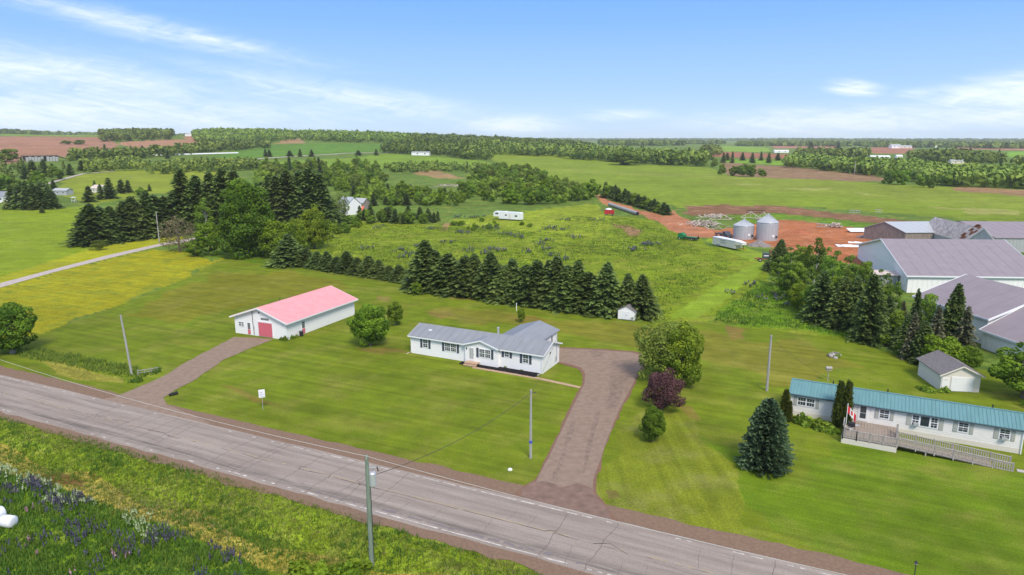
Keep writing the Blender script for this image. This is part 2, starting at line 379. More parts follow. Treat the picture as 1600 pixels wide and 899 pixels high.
# name, material key, colour, outline (traced), edge raggedness in metres
COVER = [
 ('ground', 'rough', (.115, .185, .028), None, 0),
 ('upper_field', 'field', (.178, .255, .022), [(-300, 480), (-200, 345), (0, 327), (95, 327), (150, 318), (150, 345), (130, 385), (160, 392), (245, 372), (245, 379), (0, 443)], .6),
 ('upper_field', 'field', (.19, .245, .035), [(92, 296), (100, 280), (160, 266), (300, 263), (350, 268), (360, 290), (300, 300), (215, 305), (150, 320), (100, 308)], 1),
 ('verge', 'field', (.27, .29, .02), [(-60, 455), (0, 433), (120, 396), (180, 378), (245, 366), (285, 360), (290, 372), (245, 386), (170, 404), (0, 452), (-60, 470)], .3),
 ('buttercup_meadow', 'yellow', (.25, .25, .018), [(-300, 560), (-200, 505), (0, 452), (170, 405), (245, 390), (290, 392), (330, 405), (322, 416), (300, 430), (215, 466), (120, 501), (50, 527), (0, 530), (-100, 560)], 1.3),
 ('buttercup_meadow', 'yellow', (.30, .28, .02), [(322, 412), (345, 404), (385, 402), (372, 412), (330, 420), (306, 430)], .4),
 ('lawn', 'lawn', (.140, .196, .022), [(50, 527), (120, 501), (215, 466), (300, 430), (325, 415), (350, 405), (400, 398), (440, 404), (640, 441), (700, 459), (860, 484), (1000, 503), (1060, 502), (1150, 505), (1250, 515), (1330, 532), (1420, 560), (1520, 575), (1700, 600), (2300, 700), (2200, 1300), (1334, 905), (900, 822), (580, 735), (300, 665), (200, 635), (0, 590), (-200, 560), (0, 540)], .15),
 ('lawn', 'lawn', (.118, .196, .018), [(1000, 700), (1080, 690), (1150, 720), (1220, 740), (1300, 690), (1380, 690), (1700, 760), (2300, 900), (2000, 1300), (1334, 905), (1180, 850), (1200, 800), (1130, 740)], 2.5),
 ('lawn', 'lawn', (.10, .185, .018), [(300, 398), (350, 390), (420, 398), (560, 430), (400, 412), (340, 402), (250, 395)], .8),
 ('lawn', 'lawn', (.172, .182, .038), [(660, 480), (760, 480), (900, 505), (1100, 520), (1270, 540), (1330, 570), (1230, 600), (1100, 570), (980, 535), (800, 510), (680, 500)], 3),
 ('lawn', 'lawn', (.170, .182, .026), [(330, 430), (450, 425), (560, 450), (380, 480), (280, 500), (200, 500), (260, 460)], 3),
 ('lawn', 'lawn2', (.165, .205, .030), [(985, 640), (1090, 650), (1150, 740), (1200, 850), (1334, 905), (960, 812), (938, 730)], 1.5),
 ('lawn', 'lawn', (.20, .165, .06), [(690, 461), (722, 464), (735, 469), (700, 468)], 1.2), ('lawn', 'lawn', (.20, .17, .07), [(660, 487), (700, 484), (722, 490), (690, 495)], 1.6), ('lawn', 'lawn', (.20, .18, .08), [(585, 464), (610, 466), (604, 473), (584, 470)], 1),
 ('lawn', 'lawn', (.21, .165, .07), [(1120, 508), (1150, 512), (1165, 528), (1140, 532), (1118, 520)], 2), ('lawn', 'lawn', (.185, .165, .06), [(560, 543), (600, 544), (640, 556), (600, 556)], 1.5), ('lawn', 'lawn', (.19, .17, .06), [(1050, 636), (1075, 640), (1095, 658), (1070, 655)], 1), ('lawn', 'lawn', (.19, .16, .05), [(780, 495), (830, 492), (860, 500), (810, 505)], 2),
 ('lawn', 'lawn', (.17, .14, .07), [(944, 767), (962, 768), (966, 778), (950, 780)], .5), ('lawn', 'lawn', (.19, .17, .05), [(330, 605), (370, 610), (430, 632), (390, 632)], 1.2),
 ('rough_meadow', 'rough', (.15, .215, .018), [(445, 400), (520, 370), (560, 345), (700, 352), (830, 350), (900, 335), (1000, 340), (1080, 362), (1110, 385), (1190, 395), (1200, 440), (1260, 495), (1330, 530), (1100, 505), (1000, 500), (640, 440)], .5),
 ('rough_meadow', 'rough', (.20, .27, .03), [(700, 345), (930, 318), (960, 345), (930, 370), (860, 365), (740, 352)], 1.5),
 ('rough_meadow', 'rough', (.105, .195, .016), [(1110, 500), (1190, 440), (1230, 450), (1300, 490), (1340, 530), (1240, 515), (1110, 505)], .8),
 ('mown_track', 'field', (.19, .29, .035), [(1045, 497), (1075, 475), (1150, 425), (1180, 412), (1100, 375), (1110, 372), (1200, 398), (1200, 418), (1130, 470), (1095, 498)], .6),
 ('hay_field', 'field', (.165, .235, .032), [(768, 250), (770, 236), (870, 238), (940, 250), (1000, 258), (1110, 262), (1130, 272), (1400, 288), (1600, 300), (2200, 330), (2300, 400), (1600, 351), (1420, 335), (1240, 322), (1060, 326), (1040, 318), (1000, 310), (940, 300), (935, 290), (850, 282), (800, 262)], 1),
 ('hay_field', 'field', (.175, .23, .045), [(1110, 272), (1400, 290), (1900, 312), (1900, 345), (1500, 322), (1250, 300), (1100, 288)], 6),
 ('hay_field', 'field', (.19, .25, .055), [(860, 262), (1000, 270), (1110, 273), (1250, 280), (1250, 284), (1110, 279), (1000, 275), (860, 268)], 3),
 ('pasture', 'field', (.15, .25, .035), [(560, 246), (600, 240), (760, 252), (765, 262), (640, 266), (540, 262), (420, 262), (330, 262), (330, 252), (480, 250)], 1.5),
 ('potato_field', 'field', (.085, .19, .035), [(330, 244), (420, 227), (520, 224), (600, 226), (610, 236), (560, 239), (480, 243), (330, 250)], 1.5),
 ('hay_field', 'field', (.27, .29, .13), [(1470, 325), (1560, 326), (1620, 333), (1600, 338), (1520, 334)], 4), ('hay_field', 'field', (.25, .28, .12), [(1160, 288), (1180, 288), (1190, 290), (1165, 290)], 5), ('hay_field', 'field', (.25, .28, .12), [(1225, 292), (1300, 295), (1300, 298), (1240, 297)], 6), ('hay_field', 'field', (.24, .28, .11), [(1330, 300), (1380, 303), (1380, 306), (1340, 304)], 5),
 ('ploughed_field', 'soil', (.33, .165, .095), [(-500, 222), (0, 213.5), (165, 214), (178, 222), (186, 229), (200, 240), (120, 242), (100, 246), (0, 258), (-500, 290)], 2),
 ('ploughed_field', 'soil', (.35, .18, .10), [(186, 222), (290, 218), (296, 211), (312, 212), (312, 222), (330, 224), (300, 227), (200, 232)], 2),
 ('ploughed_field', 'soil', (.30, .19, .09), [(432, 225), (440, 219), (474, 216), (474, 224)], 2),
 ('ploughed_field', 'soil', (.235, .15, .075), [(1125, 252), (1180, 258), (1230, 260), (1290, 267), (1360, 273), (1405, 282), (1345, 284), (1230, 279), (1150, 276), (1130, 270)], 1.5),
 ('ploughed_field', 'soil', (.30, .115, .065), [(1040, 236), (1100, 237), (1150, 238), (1240, 242), (1246, 248), (1170, 248), (1100, 244), (1040, 242)], 2),
 ('ploughed_field', 'soil', (.36, .16, .10), [(965, 221.5), (1070, 223.5), (1072, 226.8), (970, 226)], 2),
 ('ploughed_field', 'soil', (.36, .16, .10), [(1205, 227), (1310, 227.5), (1312, 231.5), (1210, 232.5)], 2),
 ('ploughed_field', 'soil', (.34, .14, .08), [(1360, 231), (1430, 231), (1425, 240), (1362, 240)], 2),
 ('ploughed_field', 'soil', (.34, .155, .10), [(1480, 228), (1700, 230), (2100, 236), (1700, 236), (1560, 235), (1500, 233)], 2),
 ('ploughed_field', 'soil', (.26, .16, .075), [(1475, 291), (1600, 297), (1900, 308), (1900, 318), (1600, 307), (1500, 299)], 3),
 ('far_pasture', 'field', (.17, .30, .05), [(1126, 228), (1200, 231), (1205, 238), (1130, 237)], 2),
 ('far_pasture', 'field', (.16, .30, .04), [(1230, 250), (1130, 249), (1130, 254), (1230, 258)], 2),
 ('far_pasture', 'field', (.16, .32, .045), [(1570, 237), (1700, 238), (1700, 248), (1575, 246)], 2),
 ('far_pasture', 'field', (.22, .30, .06), [(1425, 248), (1480, 252), (1540, 257), (1500, 260), (1440, 256)], 2),
 ('far_pasture', 'field', (.15, .24, .06), [(0, 207), (160, 208), (165, 213.5), (0, 213)], 2),
 ('dirt_track', 'soil', (.42, .17, .08), [(930, 306), (940, 318), (990, 333), (1025, 345), (1062, 370), (1120, 372), (1180, 384), (1200, 360), (1130, 362), (1090, 352), (1048, 328), (1040, 338), (1000, 328), (955, 314), (944, 304)], .8),
 ('dirt_yard', 'soil', (.37, .13, .05), [(1110, 362), (1180, 350), (1230, 343), (1300, 352), (1380, 362), (1400, 385), (1380, 420), (1340, 425), (1300, 400), (1240, 395), (1190, 385), (1150, 372)], 1.2),
 ('field_margin', 'soil', (.20, .105, .05), [(1070, 322), (1130, 320), (1210, 322), (1330, 335), (1440, 348), (1620, 360), (1620, 366), (1440, 356), (1330, 345), (1200, 333), (1140, 336), (1070, 338)], 2.2),
 ('field_margin', 'rough', (.10, .20, .025), [(1140, 338), (1220, 334), (1340, 346), (1440, 357), (1380, 361), (1300, 351), (1230, 343), (1160, 350)], 1.5),
 ('bare_soil', 'soil', (.30, .17, .08), [(962, 350), (985, 352), (1008, 362), (1002, 370), (985, 368), (965, 358)], 1.5),
 ('bare_soil', 'soil', (.30, .20, .08), [(640, 262), (715, 272), (712, 280), (660, 276)], 4),
 ('bare_soil', 'soil', (.27, .18, .07), [(690, 350), (700, 349), (702, 360), (690, 361)], 1),
 ('verge', 'verge', (.15, .22, .025), [(-700, 520), (0, 640), (495, 778), (800, 868), (1100, 960), (1300, 1400), (500, 1300), (-700, 1300)], .3),
 ('verge', 'verge', (.30, .26, .09), [(-100, 690), (0, 700), (70, 722), (200, 770), (330, 815), (430, 860), (460, 880), (400, 880), (300, 840), (150, 785), (60, 755), (-100, 730)], 1.1),
 ('verge', 'verge', (.27, .24, .07), [(400, 850), (520, 870), (700, 905), (700, 930), (400, 890)], 1),
 ('verge', 'verge', (.17, .09, .055), [(62, 742), (95, 738), (125, 750), (118, 764), (80, 757)], .7),
 ('flower_meadow', 'verge', (.13, .22, .022), [(-700, 700), (0, 735), (60, 752), (150, 785), (300, 842), (400, 880), (460, 930), (500, 1300), (-700, 1300)], .6),
 ('verge', 'verge', (.22, .22, .06), [(60, 560), (100, 568), (140, 580), (180, 588), (190, 600), (130, 592), (90, 582)], .6),
]
GM = {
 'rough': ground_mat('rough_grass', 1.15, (-20, .8, .10), (.30, .27, .05), .55, 1.6, .5, .07),
 'field': ground_mat('field_grass', .75, (2, .5, .09), (.26, .28, .06), .4, 2.2, .25, .05),
 'lawn2': ground_mat('mown_grass_striped', .75, (90, 1.0, .13), (.27, .25, .08), .65, 4.0, .3, .07),
 'lawn': ground_mat('mown_grass', .7, (25, .9, .13), (.26, .235, .05), .55, 6.0, .3, .07),
 'yellow': ground_mat('buttercup_grass', .8, (22, 1.1, .16), (.15, .21, .025), .85, 2.6, .25, .10),
 'soil': ground_mat('red_soil', 1.0, (-12, 1.3, .14), (.46, .26, .17), .5, 2.0, 0, .09),
 'verge': ground_mat('verge_grass', 1.2, (25, 1.2, .12), (.30, .25, .09), .35, 2.8, .45, .12)}
angs = np.concatenate([np.linspace(-180, -52, 24, endpoint=False), np.linspace(-52, 52, 680), np.linspace(52, 180, 25)[1:]]) * math.pi / 180
rows = [2, 8, 16, 24]
ypx = 960.0
while ypx > 226: rows.append(HC / math.tan(PITCH + math.atan((ypx - 449.5) / FPX))); ypx -= 1.7
far = list(np.geomspace(rows[-1], 11500, 46)[1:]); rows = np.array([r for r in rows] + far)
# extra rows on the rising land, where screen spacing of a flat plain would be too coarse
extra = np.geomspace(380, 4200, 150); rows = np.unique(np.round(np.concatenate([rows, extra]), 3))
AA, RR = np.meshgrid(angs, rows); GX = RR * np.sin(AA); GY = RR * np.cos(AA); GZ = tz(GX, GY)
def vnoise(x, y, s, k):
    return (np.sin(x / s + 1.7 * k + 1.3 * np.sin(y / s * .9 + k)) + np.sin(y / s * 1.13 + 2.1 * k + 1.1 * np.sin(x / s * .8 + 2 * k)) + .6 * np.sin((x + y) / s * 2.3 + k)) / 2.6
reg = np.zeros(GX.shape, np.int32); colr = np.zeros(GX.shape + (3,), np.float32); colr[:] = np.array(COVER[0][2]) * .98
for i, (nm, mk, c, poly, rag) in enumerate(COVER):
    if poly is None: continue
    P = GP(poly); k = 1.0 + np.clip(RR / 500, 0, 3)
    hit = inside(P, GX + rag * k * vnoise(GX, GY, 2.5 * k, i), GY + rag * k * vnoise(GY, GX, 2.2 * k, i + 5))
    reg[hit] = i; colr[hit] = np.array(c) * (np.array([1.0, 1.0, 1.0]) if mk == 'soil' else np.array([1.10, 1.03, .55])) * ({'soil': 1.0, 'lawn': .95, 'lawn2': .95, 'yellow': 1.08}.get(mk, 1.05))
mats_keys = list(GM)
nr, na = GX.shape
I = np.arange(nr * na).reshape(nr, na)
Q = np.stack([I[:-1, :-1], I[:-1, 1:], I[1:, 1:], I[1:, :-1]], -1).reshape(-1, 4)
# normal must point up
fr = reg[:-1, :-1].reshape(-1)
Q = Q[:, ::-1]
V = np.stack([GX, GY, GZ], -1).reshape(-1, 3); Cc = colr.reshape(-1, 3)
# one sheet per land use; look-alike outlines that touch share their sheet
sheet = {}
for i, (nm, mk, c, poly, rag) in enumerate(COVER):
    key = (nm, mk) if nm not in ('ploughed_field', 'upper_field') else (nm, mk, i)
    sheet.setdefault(key, []).append(i)
for key, ids in sheet.items():
    f = Q[np.isin(fr, ids)]
    if not len(f): continue
    u, inv = np.unique(f, return_inverse=True)
    me = np_mesh(key[0], V[u], inv.reshape(-1, 4), [GM[key[1]]], smooth_=True)
    a = me.color_attributes.new('cover', 'FLOAT_COLOR', 'POINT')
    a.data.foreach_set('color', np.concatenate([Cc[u], np.ones((len(u), 1), np.float32)], 1).astype(np.float32).ravel())
    kind(put(me, key[0]), 'structure')

# ---------------------------------------------------------------- road and drives
def road_mat():
    m = bpy.data.materials.new('worn_asphalt'); m.use_nodes = True; t = m.node_tree; b = t.nodes['Principled BSDF']
    b.inputs['Roughness'].default_value = .9; b.inputs['Specular IOR Level'].default_value = .15
    c = t.nodes.new('ShaderNodeTexCoord'); mp = t.nodes.new('ShaderNodeMapping'); t.links.new(c.outputs['Object'], mp.inputs[0])
    def noi(sc, scale, det=5, rough=.6):
        q = t.nodes.new('ShaderNodeMapping'); t.links.new(mp.outputs[0], q.inputs[0]); q.inputs['Scale'].default_value = sc
        n = t.nodes.new('ShaderNodeTexNoise'); n.inputs['Scale'].default_value = scale; n.inputs['Detail'].default_value = det; n.inputs['Roughness'].default_value = rough
        t.links.new(q.outputs[0], n.inputs['Vector']); return n.outputs[0]
    def rg(v, lo, hi, a, b_):
        r = t.nodes.new('ShaderNodeMapRange'); t.links.new(v, r.inputs[0])
        for i, q in enumerate((lo, hi, a, b_)): r.inputs[i + 1].default_value = q
        return r.outputs[0]
    def mx(f, a, b_):
        q = t.nodes.new('ShaderNodeMix'); q.data_type = 'RGBA'; t.links.new(f, q.inputs['Factor'])
        for i, v in ((6, a), (7, b_)):
            if isinstance(v, tuple): q.inputs[i].default_value = (*v, 1)
            else: t.links.new(v, q.inputs[i])
        return q.outputs[2]
    base = mx(rg(noi((.08, 1.2, 1), .9, 5), .35, .65, 0, 1), (.26, .212, .175), (.355, .298, .25))
    s = t.nodes.new('ShaderNodeSeparateXYZ'); t.links.new(mp.outputs[0], s.inputs[0])
    tracks = None
    for y0, wd, amp in ((.85, .8, .95), (2.4, .4, .4), (5.1, .35, .28), (6.3, .4, .4)):      # worn, tarred bands along the lanes
        d = t.nodes.new('ShaderNodeMath'); d.operation = 'MULTIPLY_ADD'; t.links.new(noi((.15, .15, 1), 1.2, 3), d.inputs[0]); d.inputs[1].default_value = 1.2; d.inputs[2].default_value = -.6 - y0
        e = t.nodes.new('ShaderNodeMath'); e.operation = 'ADD'; t.links.new(s.outputs[1], e.inputs[0]); t.links.new(d.outputs[0], e.inputs[1])
        ab = t.nodes.new('ShaderNodeMath'); ab.operation = 'ABSOLUTE'; t.links.new(e.outputs[0], ab.inputs[0])
        f = rg(ab.outputs[0], 0, wd, amp, 0)
        g = t.nodes.new('ShaderNodeMath'); g.operation = 'MULTIPLY'; t.links.new(f, g.inputs[0]); t.links.new(rg(noi((.12, 2.5, 1), 1.4, 6, .7), .38, .6, 0, 1), g.inputs[1])
        if tracks is None: tracks = g.outputs[0]
        else:
            h = t.nodes.new('ShaderNodeMath'); h.operation = 'MAXIMUM'; t.links.new(tracks, h.inputs[0]); t.links.new(g.outputs[0], h.inputs[1]); tracks = h.outputs[0]
    col = mx(tracks, base, (.125, .107, .092))
    fine_ = t.nodes.new('ShaderNodeVectorMath'); fine_.operation = 'SCALE'; t.links.new(col, fine_.inputs[0])
    t.links.new(rg(noi((1, 1, 1), 7, 5, .75), .3, .7, .86, 1.14), fine_.inputs['Scale']); t.links.new(fine_.outputs[0], b.inputs['Base Color'])
    return m
ROADM = road_mat()
dirtside = mat('road_shoulder_gravel', (.22, .145, .10), .95, .05, (3.5, .14, (1, 1, 1)), bump=.5)
drivem = mat('pale_reddish_drive', (.27, .195, .145), .95, .05, (1.3, .13, (1, 1, 1)), bump=.4)
driveedge = mat('red_gravel', (.215, .125, .088), .95, .05, (3.5, .15), bump=.5)
lanem = mat('pale_gravel_lane', (.47, .40, .36), .95, .05, (1.5, .15))
roadrot = (0, 0, -R(25)); ro = road(0, 44.4)
def strip(name, s0, s1, t0, t1, z, m, step=1.0, jag=0.0, seed=0, gaps=None, conform=False):
    """a ribbon along the road in road coordinates (origin on the near lane edge)"""
    r = np.random.default_rng(seed); ss = np.arange(s0, s1, step); n = len(ss)
    a = t0 + jag * r.normal(size=n); b = t1 + jag * r.normal(size=n)
    if jag: a = np.convolve(np.pad(a, 1, mode='edge'), [.25, .5, .25], 'valid'); b = np.convolve(np.pad(b, 1, mode='edge'), [.25, .5, .25], 'valid')
    V_ = np.concatenate([np.stack([ss, a, np.full(n, z)], 1), np.stack([ss, b, np.full(n, z)], 1)])
    i = np.arange(n - 1)
    if gaps is not None: i = i[gaps(ss[:-1], r)]
    F = np.stack([i, i + 1, i + 1 + n, i + n], 1)
    return put(np_mesh(name, V_, F, [m]), name, None, (ro[0], ro[1], 0), -R(25))
S0, S1 = -420, 260
kind(strip('road_shoulder', S0, S1, -1.75, 0.2, .035, dirtside, .7, .25, 1), 'structure')
kind(strip('road_shoulder', S0, S1, 7.0, 9.7, .035, dirtside, .7, .16, 2), 'structure')
# the roadway is a real slab, slightly proud of its gravel shoulders
bm_ = MB(); n = 340; r_ = np.random.default_rng(3); prev = None
ss = np.linspace(S0, S1, n); lo = -.42 + .10 * r_.normal(size=n); hi = 7.42 + .05 * r_.normal(size=n)
vs_ = [(s, a, .06) for s, a in zip(ss, lo)] + [(s, a, .06) for s, a in zip(ss, hi)] + [(s, a - .05, -.02) for s, a in zip(ss, lo)] + [(s, a + .05, -.02) for s, a in zip(ss, hi)]
fs_ = []
for i in range(n - 1): fs_ += [(i, i + 1, i + 1 + n, i + n), (i + 2 * n, i + 1 + 2 * n, i + 1, i), (i + n, i + n + 1, i + 3 * n + 1, i + 3 * n)]
bm_.add(vs_, fs_, ROADM); rd = bm_.obj('road'); rd.location = (ro[0], ro[1], 0); rd.rotation_euler = roadrot; kind(rd, 'structure')
def worn(p, k=.6):
    def g(s, r):
        q = r.random(len(s)); lowf = .5 + .5 * np.sin(s / 9.0 + 2 * np.sin(s / 23.0)); return q < (p + k * (lowf - .5))
    return g
kind(strip('edge_line', S0, S1, 6.95, 7.05, .066, M['whiteline'], .45, .015, 4, worn(.5, .8)), 'structure')
kind(strip('edge_line', S0, S1, -.06, .06, .066, M['whiteline'], .4, .04, 5, worn(.5, .8)), 'structure')
kind(strip('centre_line', S0, S1, 3.50, 3.60, .066, M['yellowline'], .5, .012, 6, worn(.72, .45)), 'structure')
kind(strip('centre_seam', S0, S1, 3.38, 3.43, .067, M['crack'], .6, .02, 16, worn(.6, .5)), 'structure')
kind(strip('tar_patch', S0, S1, .32, .62, .0655, mat('tar', (.20, .17, .165), .8), .35, .12, 15, worn(.35, .9)), 'structure')
bm_ = MB(); r_ = random.Random(11)
def crack(pts, wd):
    for a, b in zip(pts, pts[1:]):
        dx, dy = b[0] - a[0], b[1] - a[1]; L = math.hypot(dx, dy) + 1e-6; nx, ny = -dy / L * wd, dx / L * wd
        bm_.add([(a[0] - nx, a[1] - ny, .067), (b[0] - nx, b[1] - ny, .067), (b[0] + nx, b[1] + ny, .067), (a[0] + nx, a[1] + ny, .067)], [(0, 1, 2, 3)], M['crack'])
s = -190
while s < 90:
    full = r_.random() < .30; y0 = -.3 if full else r_.choice([-.3, .5, 3.5]); y1 = 7.2 if full else y0 + r_.uniform(1.6, 3.4)
    pts = []; y = y0; x = s
    while y < min(y1, 7.3): pts.append((x, y)); y += .3; x += r_.uniform(-.1, .1)
    crack(pts, (.022 if full else .012))
    if full and r_.random() < .6:
        crack([(x + r_.uniform(-1.2, 1.2) * k, 3.5 + r_.uniform(-.5, .5)) for k in range(4)], .03)
    s += r_.uniform(.8, 2.6)
for y in (1.9, 2.9, 5.4, 6.1, .9):
    s = -190
    while s < 90:
        L = r_.uniform(3, 11); pts = [(s + i * .5, y + .10 * math.sin(i * .7) + r_.uniform(-.05, .05)) for i in range(int(L / .5))]
        crack(pts, .011); s += L + r_.uniform(4, 26)
o = bm_.obj('road_cracks'); o.location = (ro[0], ro[1], 0); o.rotation_euler = roadrot; kind(o, 'stuff')

def sheet_poly(name, px_pts, z, m, zz=None, step=1.2, jag=.12, seed=0, pts=None):
    """flat sheet filling an outline; edges subdivided and slightly ragged"""
    P = [G(a, b) for a, b in px_pts] if pts is None else pts; r = random.Random(seed); o_ = []
    for i in range(len(P)):
        a, b = P[i], P[(i + 1) % len(P)]; L = math.dist(a, b); k = max(1, int(L / step))
        for j in range(k):
            f = j / k; o_.append((a[0] + (b[0] - a[0]) * f + (r.uniform(-jag, jag) if j else 0), a[1] + (b[1] - a[1]) * f + (r.uniform(-jag, jag) if j else 0)))
    b = MB(); b.add([(x, y, z + (float(tz(x, y)) if zz else 0)) for x, y in o_], [tuple(range(len(o_)))], m)
    ob = b.obj(name); return kind(ob, 'structure')
D1 = [(186, 641), (150, 626), (178, 621), (206, 610), (232, 599), (265, 583), (283, 571), (310, 556), (340, 541), (366, 527), (400, 528), (427, 531), (395, 543), (350, 562), (325, 580), (300, 597), (272, 611), (255, 622), (262, 634), (300, 648), (330, 664), (250, 657)]
sheet_poly('garage_drive', D1, .045, drivem, seed=1)
D2 = [(818, 800), (838, 754), (853, 723), (873, 683), (893, 640), (906, 615), (914, 597), (914, 583), (908, 575), (893, 570), (868, 565), (868, 545), (925, 547), (985, 551), (1005, 556), (1006, 570), (994, 588), (984, 610), (968, 640), (948, 689), (936, 725), (927, 750), (926, 781), (930, 812)]
sheet_poly('house_drive_edge', [(788, 793), (815, 762), (836, 750), (849, 723), (869, 683), (889, 640), (903, 612), (910, 597), (909, 584), (903, 577), (886, 572), (864, 566), (866, 543), (925, 545), (990, 549), (1009, 555), (1010, 570), (998, 588), (987, 610), (972, 640), (951, 689), (940, 725), (932, 752), (932, 772), (950, 797), (985, 828), (900, 815)], .040, driveedge, seed=2, jag=.18)
sheet_poly('house_drive', D2, .047, drivem, seed=3, jag=.06)
apronm = mat('mixed_apron_gravel', (.215, .142, .11), .95, .05, (1.2, .2), bump=.4)
sheet_poly('drive_apron', [(826, 757), (850, 752), (880, 762), (905, 755), (925, 764), (950, 797), (970, 822), (900, 812), (800, 789)], .053, apronm, seed=4, jag=.35)
dk = mat('dark_drive_patch', (.235, .17, .13), .95, .05, (1.5, .2))
sheet_poly('drive_patch', [(918, 549), (943, 549), (940, 558), (926, 559)], .051, dk, seed=5, jag=.25)
sheet_poly('drive_patch', [(956, 585), (982, 588), (972, 618), (962, 640), (945, 636), (952, 606)], .051, dk, seed=6, jag=.3)
sheet_poly('drive_patch', [(893, 660), (900, 660), (880, 720), (868, 752), (862, 752), (876, 710)], .051, dk, seed=17, jag=.12)
sheet_poly('drive_patch', [(930, 645), (938, 645), (925, 700), (913, 740), (908, 740), (918, 695)], .051, dk, seed=7, jag=.12)
sheet_poly('farm_lane', [(-260, 522), (-120, 483), (0, 443), (80, 422), (165, 400), (250, 381), (290, 374), (310, 370), (314, 372), (292, 378), (250, 385), (170, 404), (80, 427), (0, 450), (-120, 492), (-260, 534)], .05, lanem, seed=8, jag=.08)
def ribbon(name, pts, wd, m, z=.12, k_='structure'):
    P = [G(*p) for p in pts]; Q_ = []
    for a, b in zip(P, P[1:]):
        k = max(1, int(math.dist(a, b) / 12)); Q_ += [(a[0] + (b[0] - a[0]) * i / k, a[1] + (b[1] - a[1]) * i / k) for i in range(k)]
    Q_.append(P[-1]); b = MB(); vs = []
    for i, q in enumerate(Q_):
        d = Vector(Q_[min(i + 1, len(Q_) - 1)]) - Vector(Q_[max(i - 1, 0)]); d.normalize()
        for s_ in (-1, 1): x, y = q[0] - d.y * wd / 2 * s_, q[1] + d.x * wd / 2 * s_; vs.append((x, y, float(tz(x, y)) + z))
    b.add(vs, [(2 * i, 2 * i + 1, 2 * i + 3, 2 * i + 2) for i in range(len(Q_) - 1)], m); return kind(b.obj(name), k_)
ribbon('far_road', [(400, 249), (480, 243.5), (540, 240), (600, 238.5), (640, 239)], 7, lanem, .25)
ribbon('field_track', [(60, 292), (90, 283), (130, 272), (180, 268)], 3, lanem, .2)

# ---------------------------------------------------------------- building helpers
def window(parent, x0, x1, z0, z1, y=0, cols=2, rows=2, halves=1, shutters=None, frame='trim', normal='y', mull=True):
    """sash window in a wall whose outer face is the plane y (facing -y): frame (> pane, glazing_bar)"""
    fw = .09
    def mk():
        b = MB(); m = M[frame]
        b.box(x0, x1, y - .06, y + .02, z0, z0 + fw, m).box(x0, x1, y - .06, y + .02, z1 - fw, z1, m)
        b.box(x0, x0 + fw, y - .055, y + .02, z0 + fw, z1 - fw, m).box(x1 - fw, x1, y - .055, y + .02, z0 + fw, z1 - fw, m)
        for h in range(1, halves):
            xm = x0 + (x1 - x0) * h / halves; b.box(xm - .06, xm + .06, y - .05, y + .02, z0 + fw, z1 - fw, m)
        return b
    fr = mk().obj('window', parent)
    for h in range(halves):
        a = x0 + (x1 - x0) * h / halves + fw * .9; c = x0 + (x1 - x0) * (h + 1) / halves - fw * .9
        box('pane', fr, a, c, y - .022, y - .012, z0 + fw, z1 - fw, M['glass'])
        if mull:
            g = MB(); zm = (z0 + z1) / 2
            g.box(a, c, y - .05, y - .023, zm - .04, zm + .04, M[frame])
            for i in range(1, cols): xx = a + (c - a) * i / cols; g.box(xx - .014, xx + .014, y - .04, y - .023, z0 + fw, z1 - fw, M[frame])
            for i in range(rows * 2):
                zz = z0 + fw + (z1 - z0 - 2 * fw) * i / (rows * 2)
                if i and abs(zz - zm) > .05: g.box(a, c, y - .038, y - .024, zz - .014, zz + .014, M[frame])
            g.obj('glazing_bars', fr)
    if shutters:
        for a, c in ((x0 - .42, x0 - .06), (x1 + .06, x1 + .42)):
            b = MB(); b.box(a, c, y - .05, y, z0 - .06, z1 + .04, M[shutters])
            k = z0
            while k < z1 - .1: b.box(a + .05, c - .05, y - .065, y - .05, k, k + .06, M[shutters]); k += .12
            b.obj('shutter', parent)
    return fr
def gable_shell(b, L, D, h, hr, m, y0=0, x0=0, ridge='x', z0=-.25):
    """walls of a gabled box, ridge along x (gables at the ends) or along y"""
    if ridge == 'x':
        vs = [(x0, y0, z0), (x0 + L, y0, z0), (x0 + L, y0 + D, z0), (x0, y0 + D, z0), (x0, y0, h), (x0 + L, y0, h), (x0 + L, y0 + D, h), (x0, y0 + D, h), (x0, y0 + D / 2, hr), (x0 + L, y0 + D / 2, hr)]
        fs = [(0, 1, 5, 4), (2, 3, 7, 6), (1, 2, 6, 9, 5), (3, 0, 4, 8, 7)]
    else:
        vs = [(x0, y0, z0), (x0 + L, y0, z0), (x0 + L, y0 + D, z0), (x0, y0 + D, z0), (x0, y0, h), (x0 + L, y0, h), (x0 + L, y0 + D, h), (x0, y0 + D, h), (x0 + L / 2, y0, hr), (x0 + L / 2, y0 + D, hr)]
        fs = [(0, 1, 5, 8, 4), (1, 2, 6, 5), (2, 3, 7, 9, 6), (3, 0, 4, 7)]
    b.add(vs, fs, m); return b
def roof_x(b, x0, x1, y0, y1, h, hr, m, oe=.35, og=.3, th=.10):
    """gabled roof with its ridge along x"""
    ym = (y0 + y1) / 2; k = (hr - h) / (ym - y0)
    for a, e in ((y0 - oe, 1), (y1 + oe, -1)):
        z = h - k * oe
        p = [(x0 - og, a, z + .06), (x1 + og, a, z + .06), (x1 + og, ym, hr + .06), (x0 - og, ym, hr + .06)]
        if e < 0: p = p[::-1]
        b.slab([(x, y, zz + th) for x, y, zz in p], th, m)
    return b
def swap(b):
    """mirror x and y of everything in b (turns a ridge-along-x roof into ridge-along-y)"""
    b.v = [(y, x, z) for x, y, z in b.v]; b.f = [f[::-1] for f in b.f]; return b
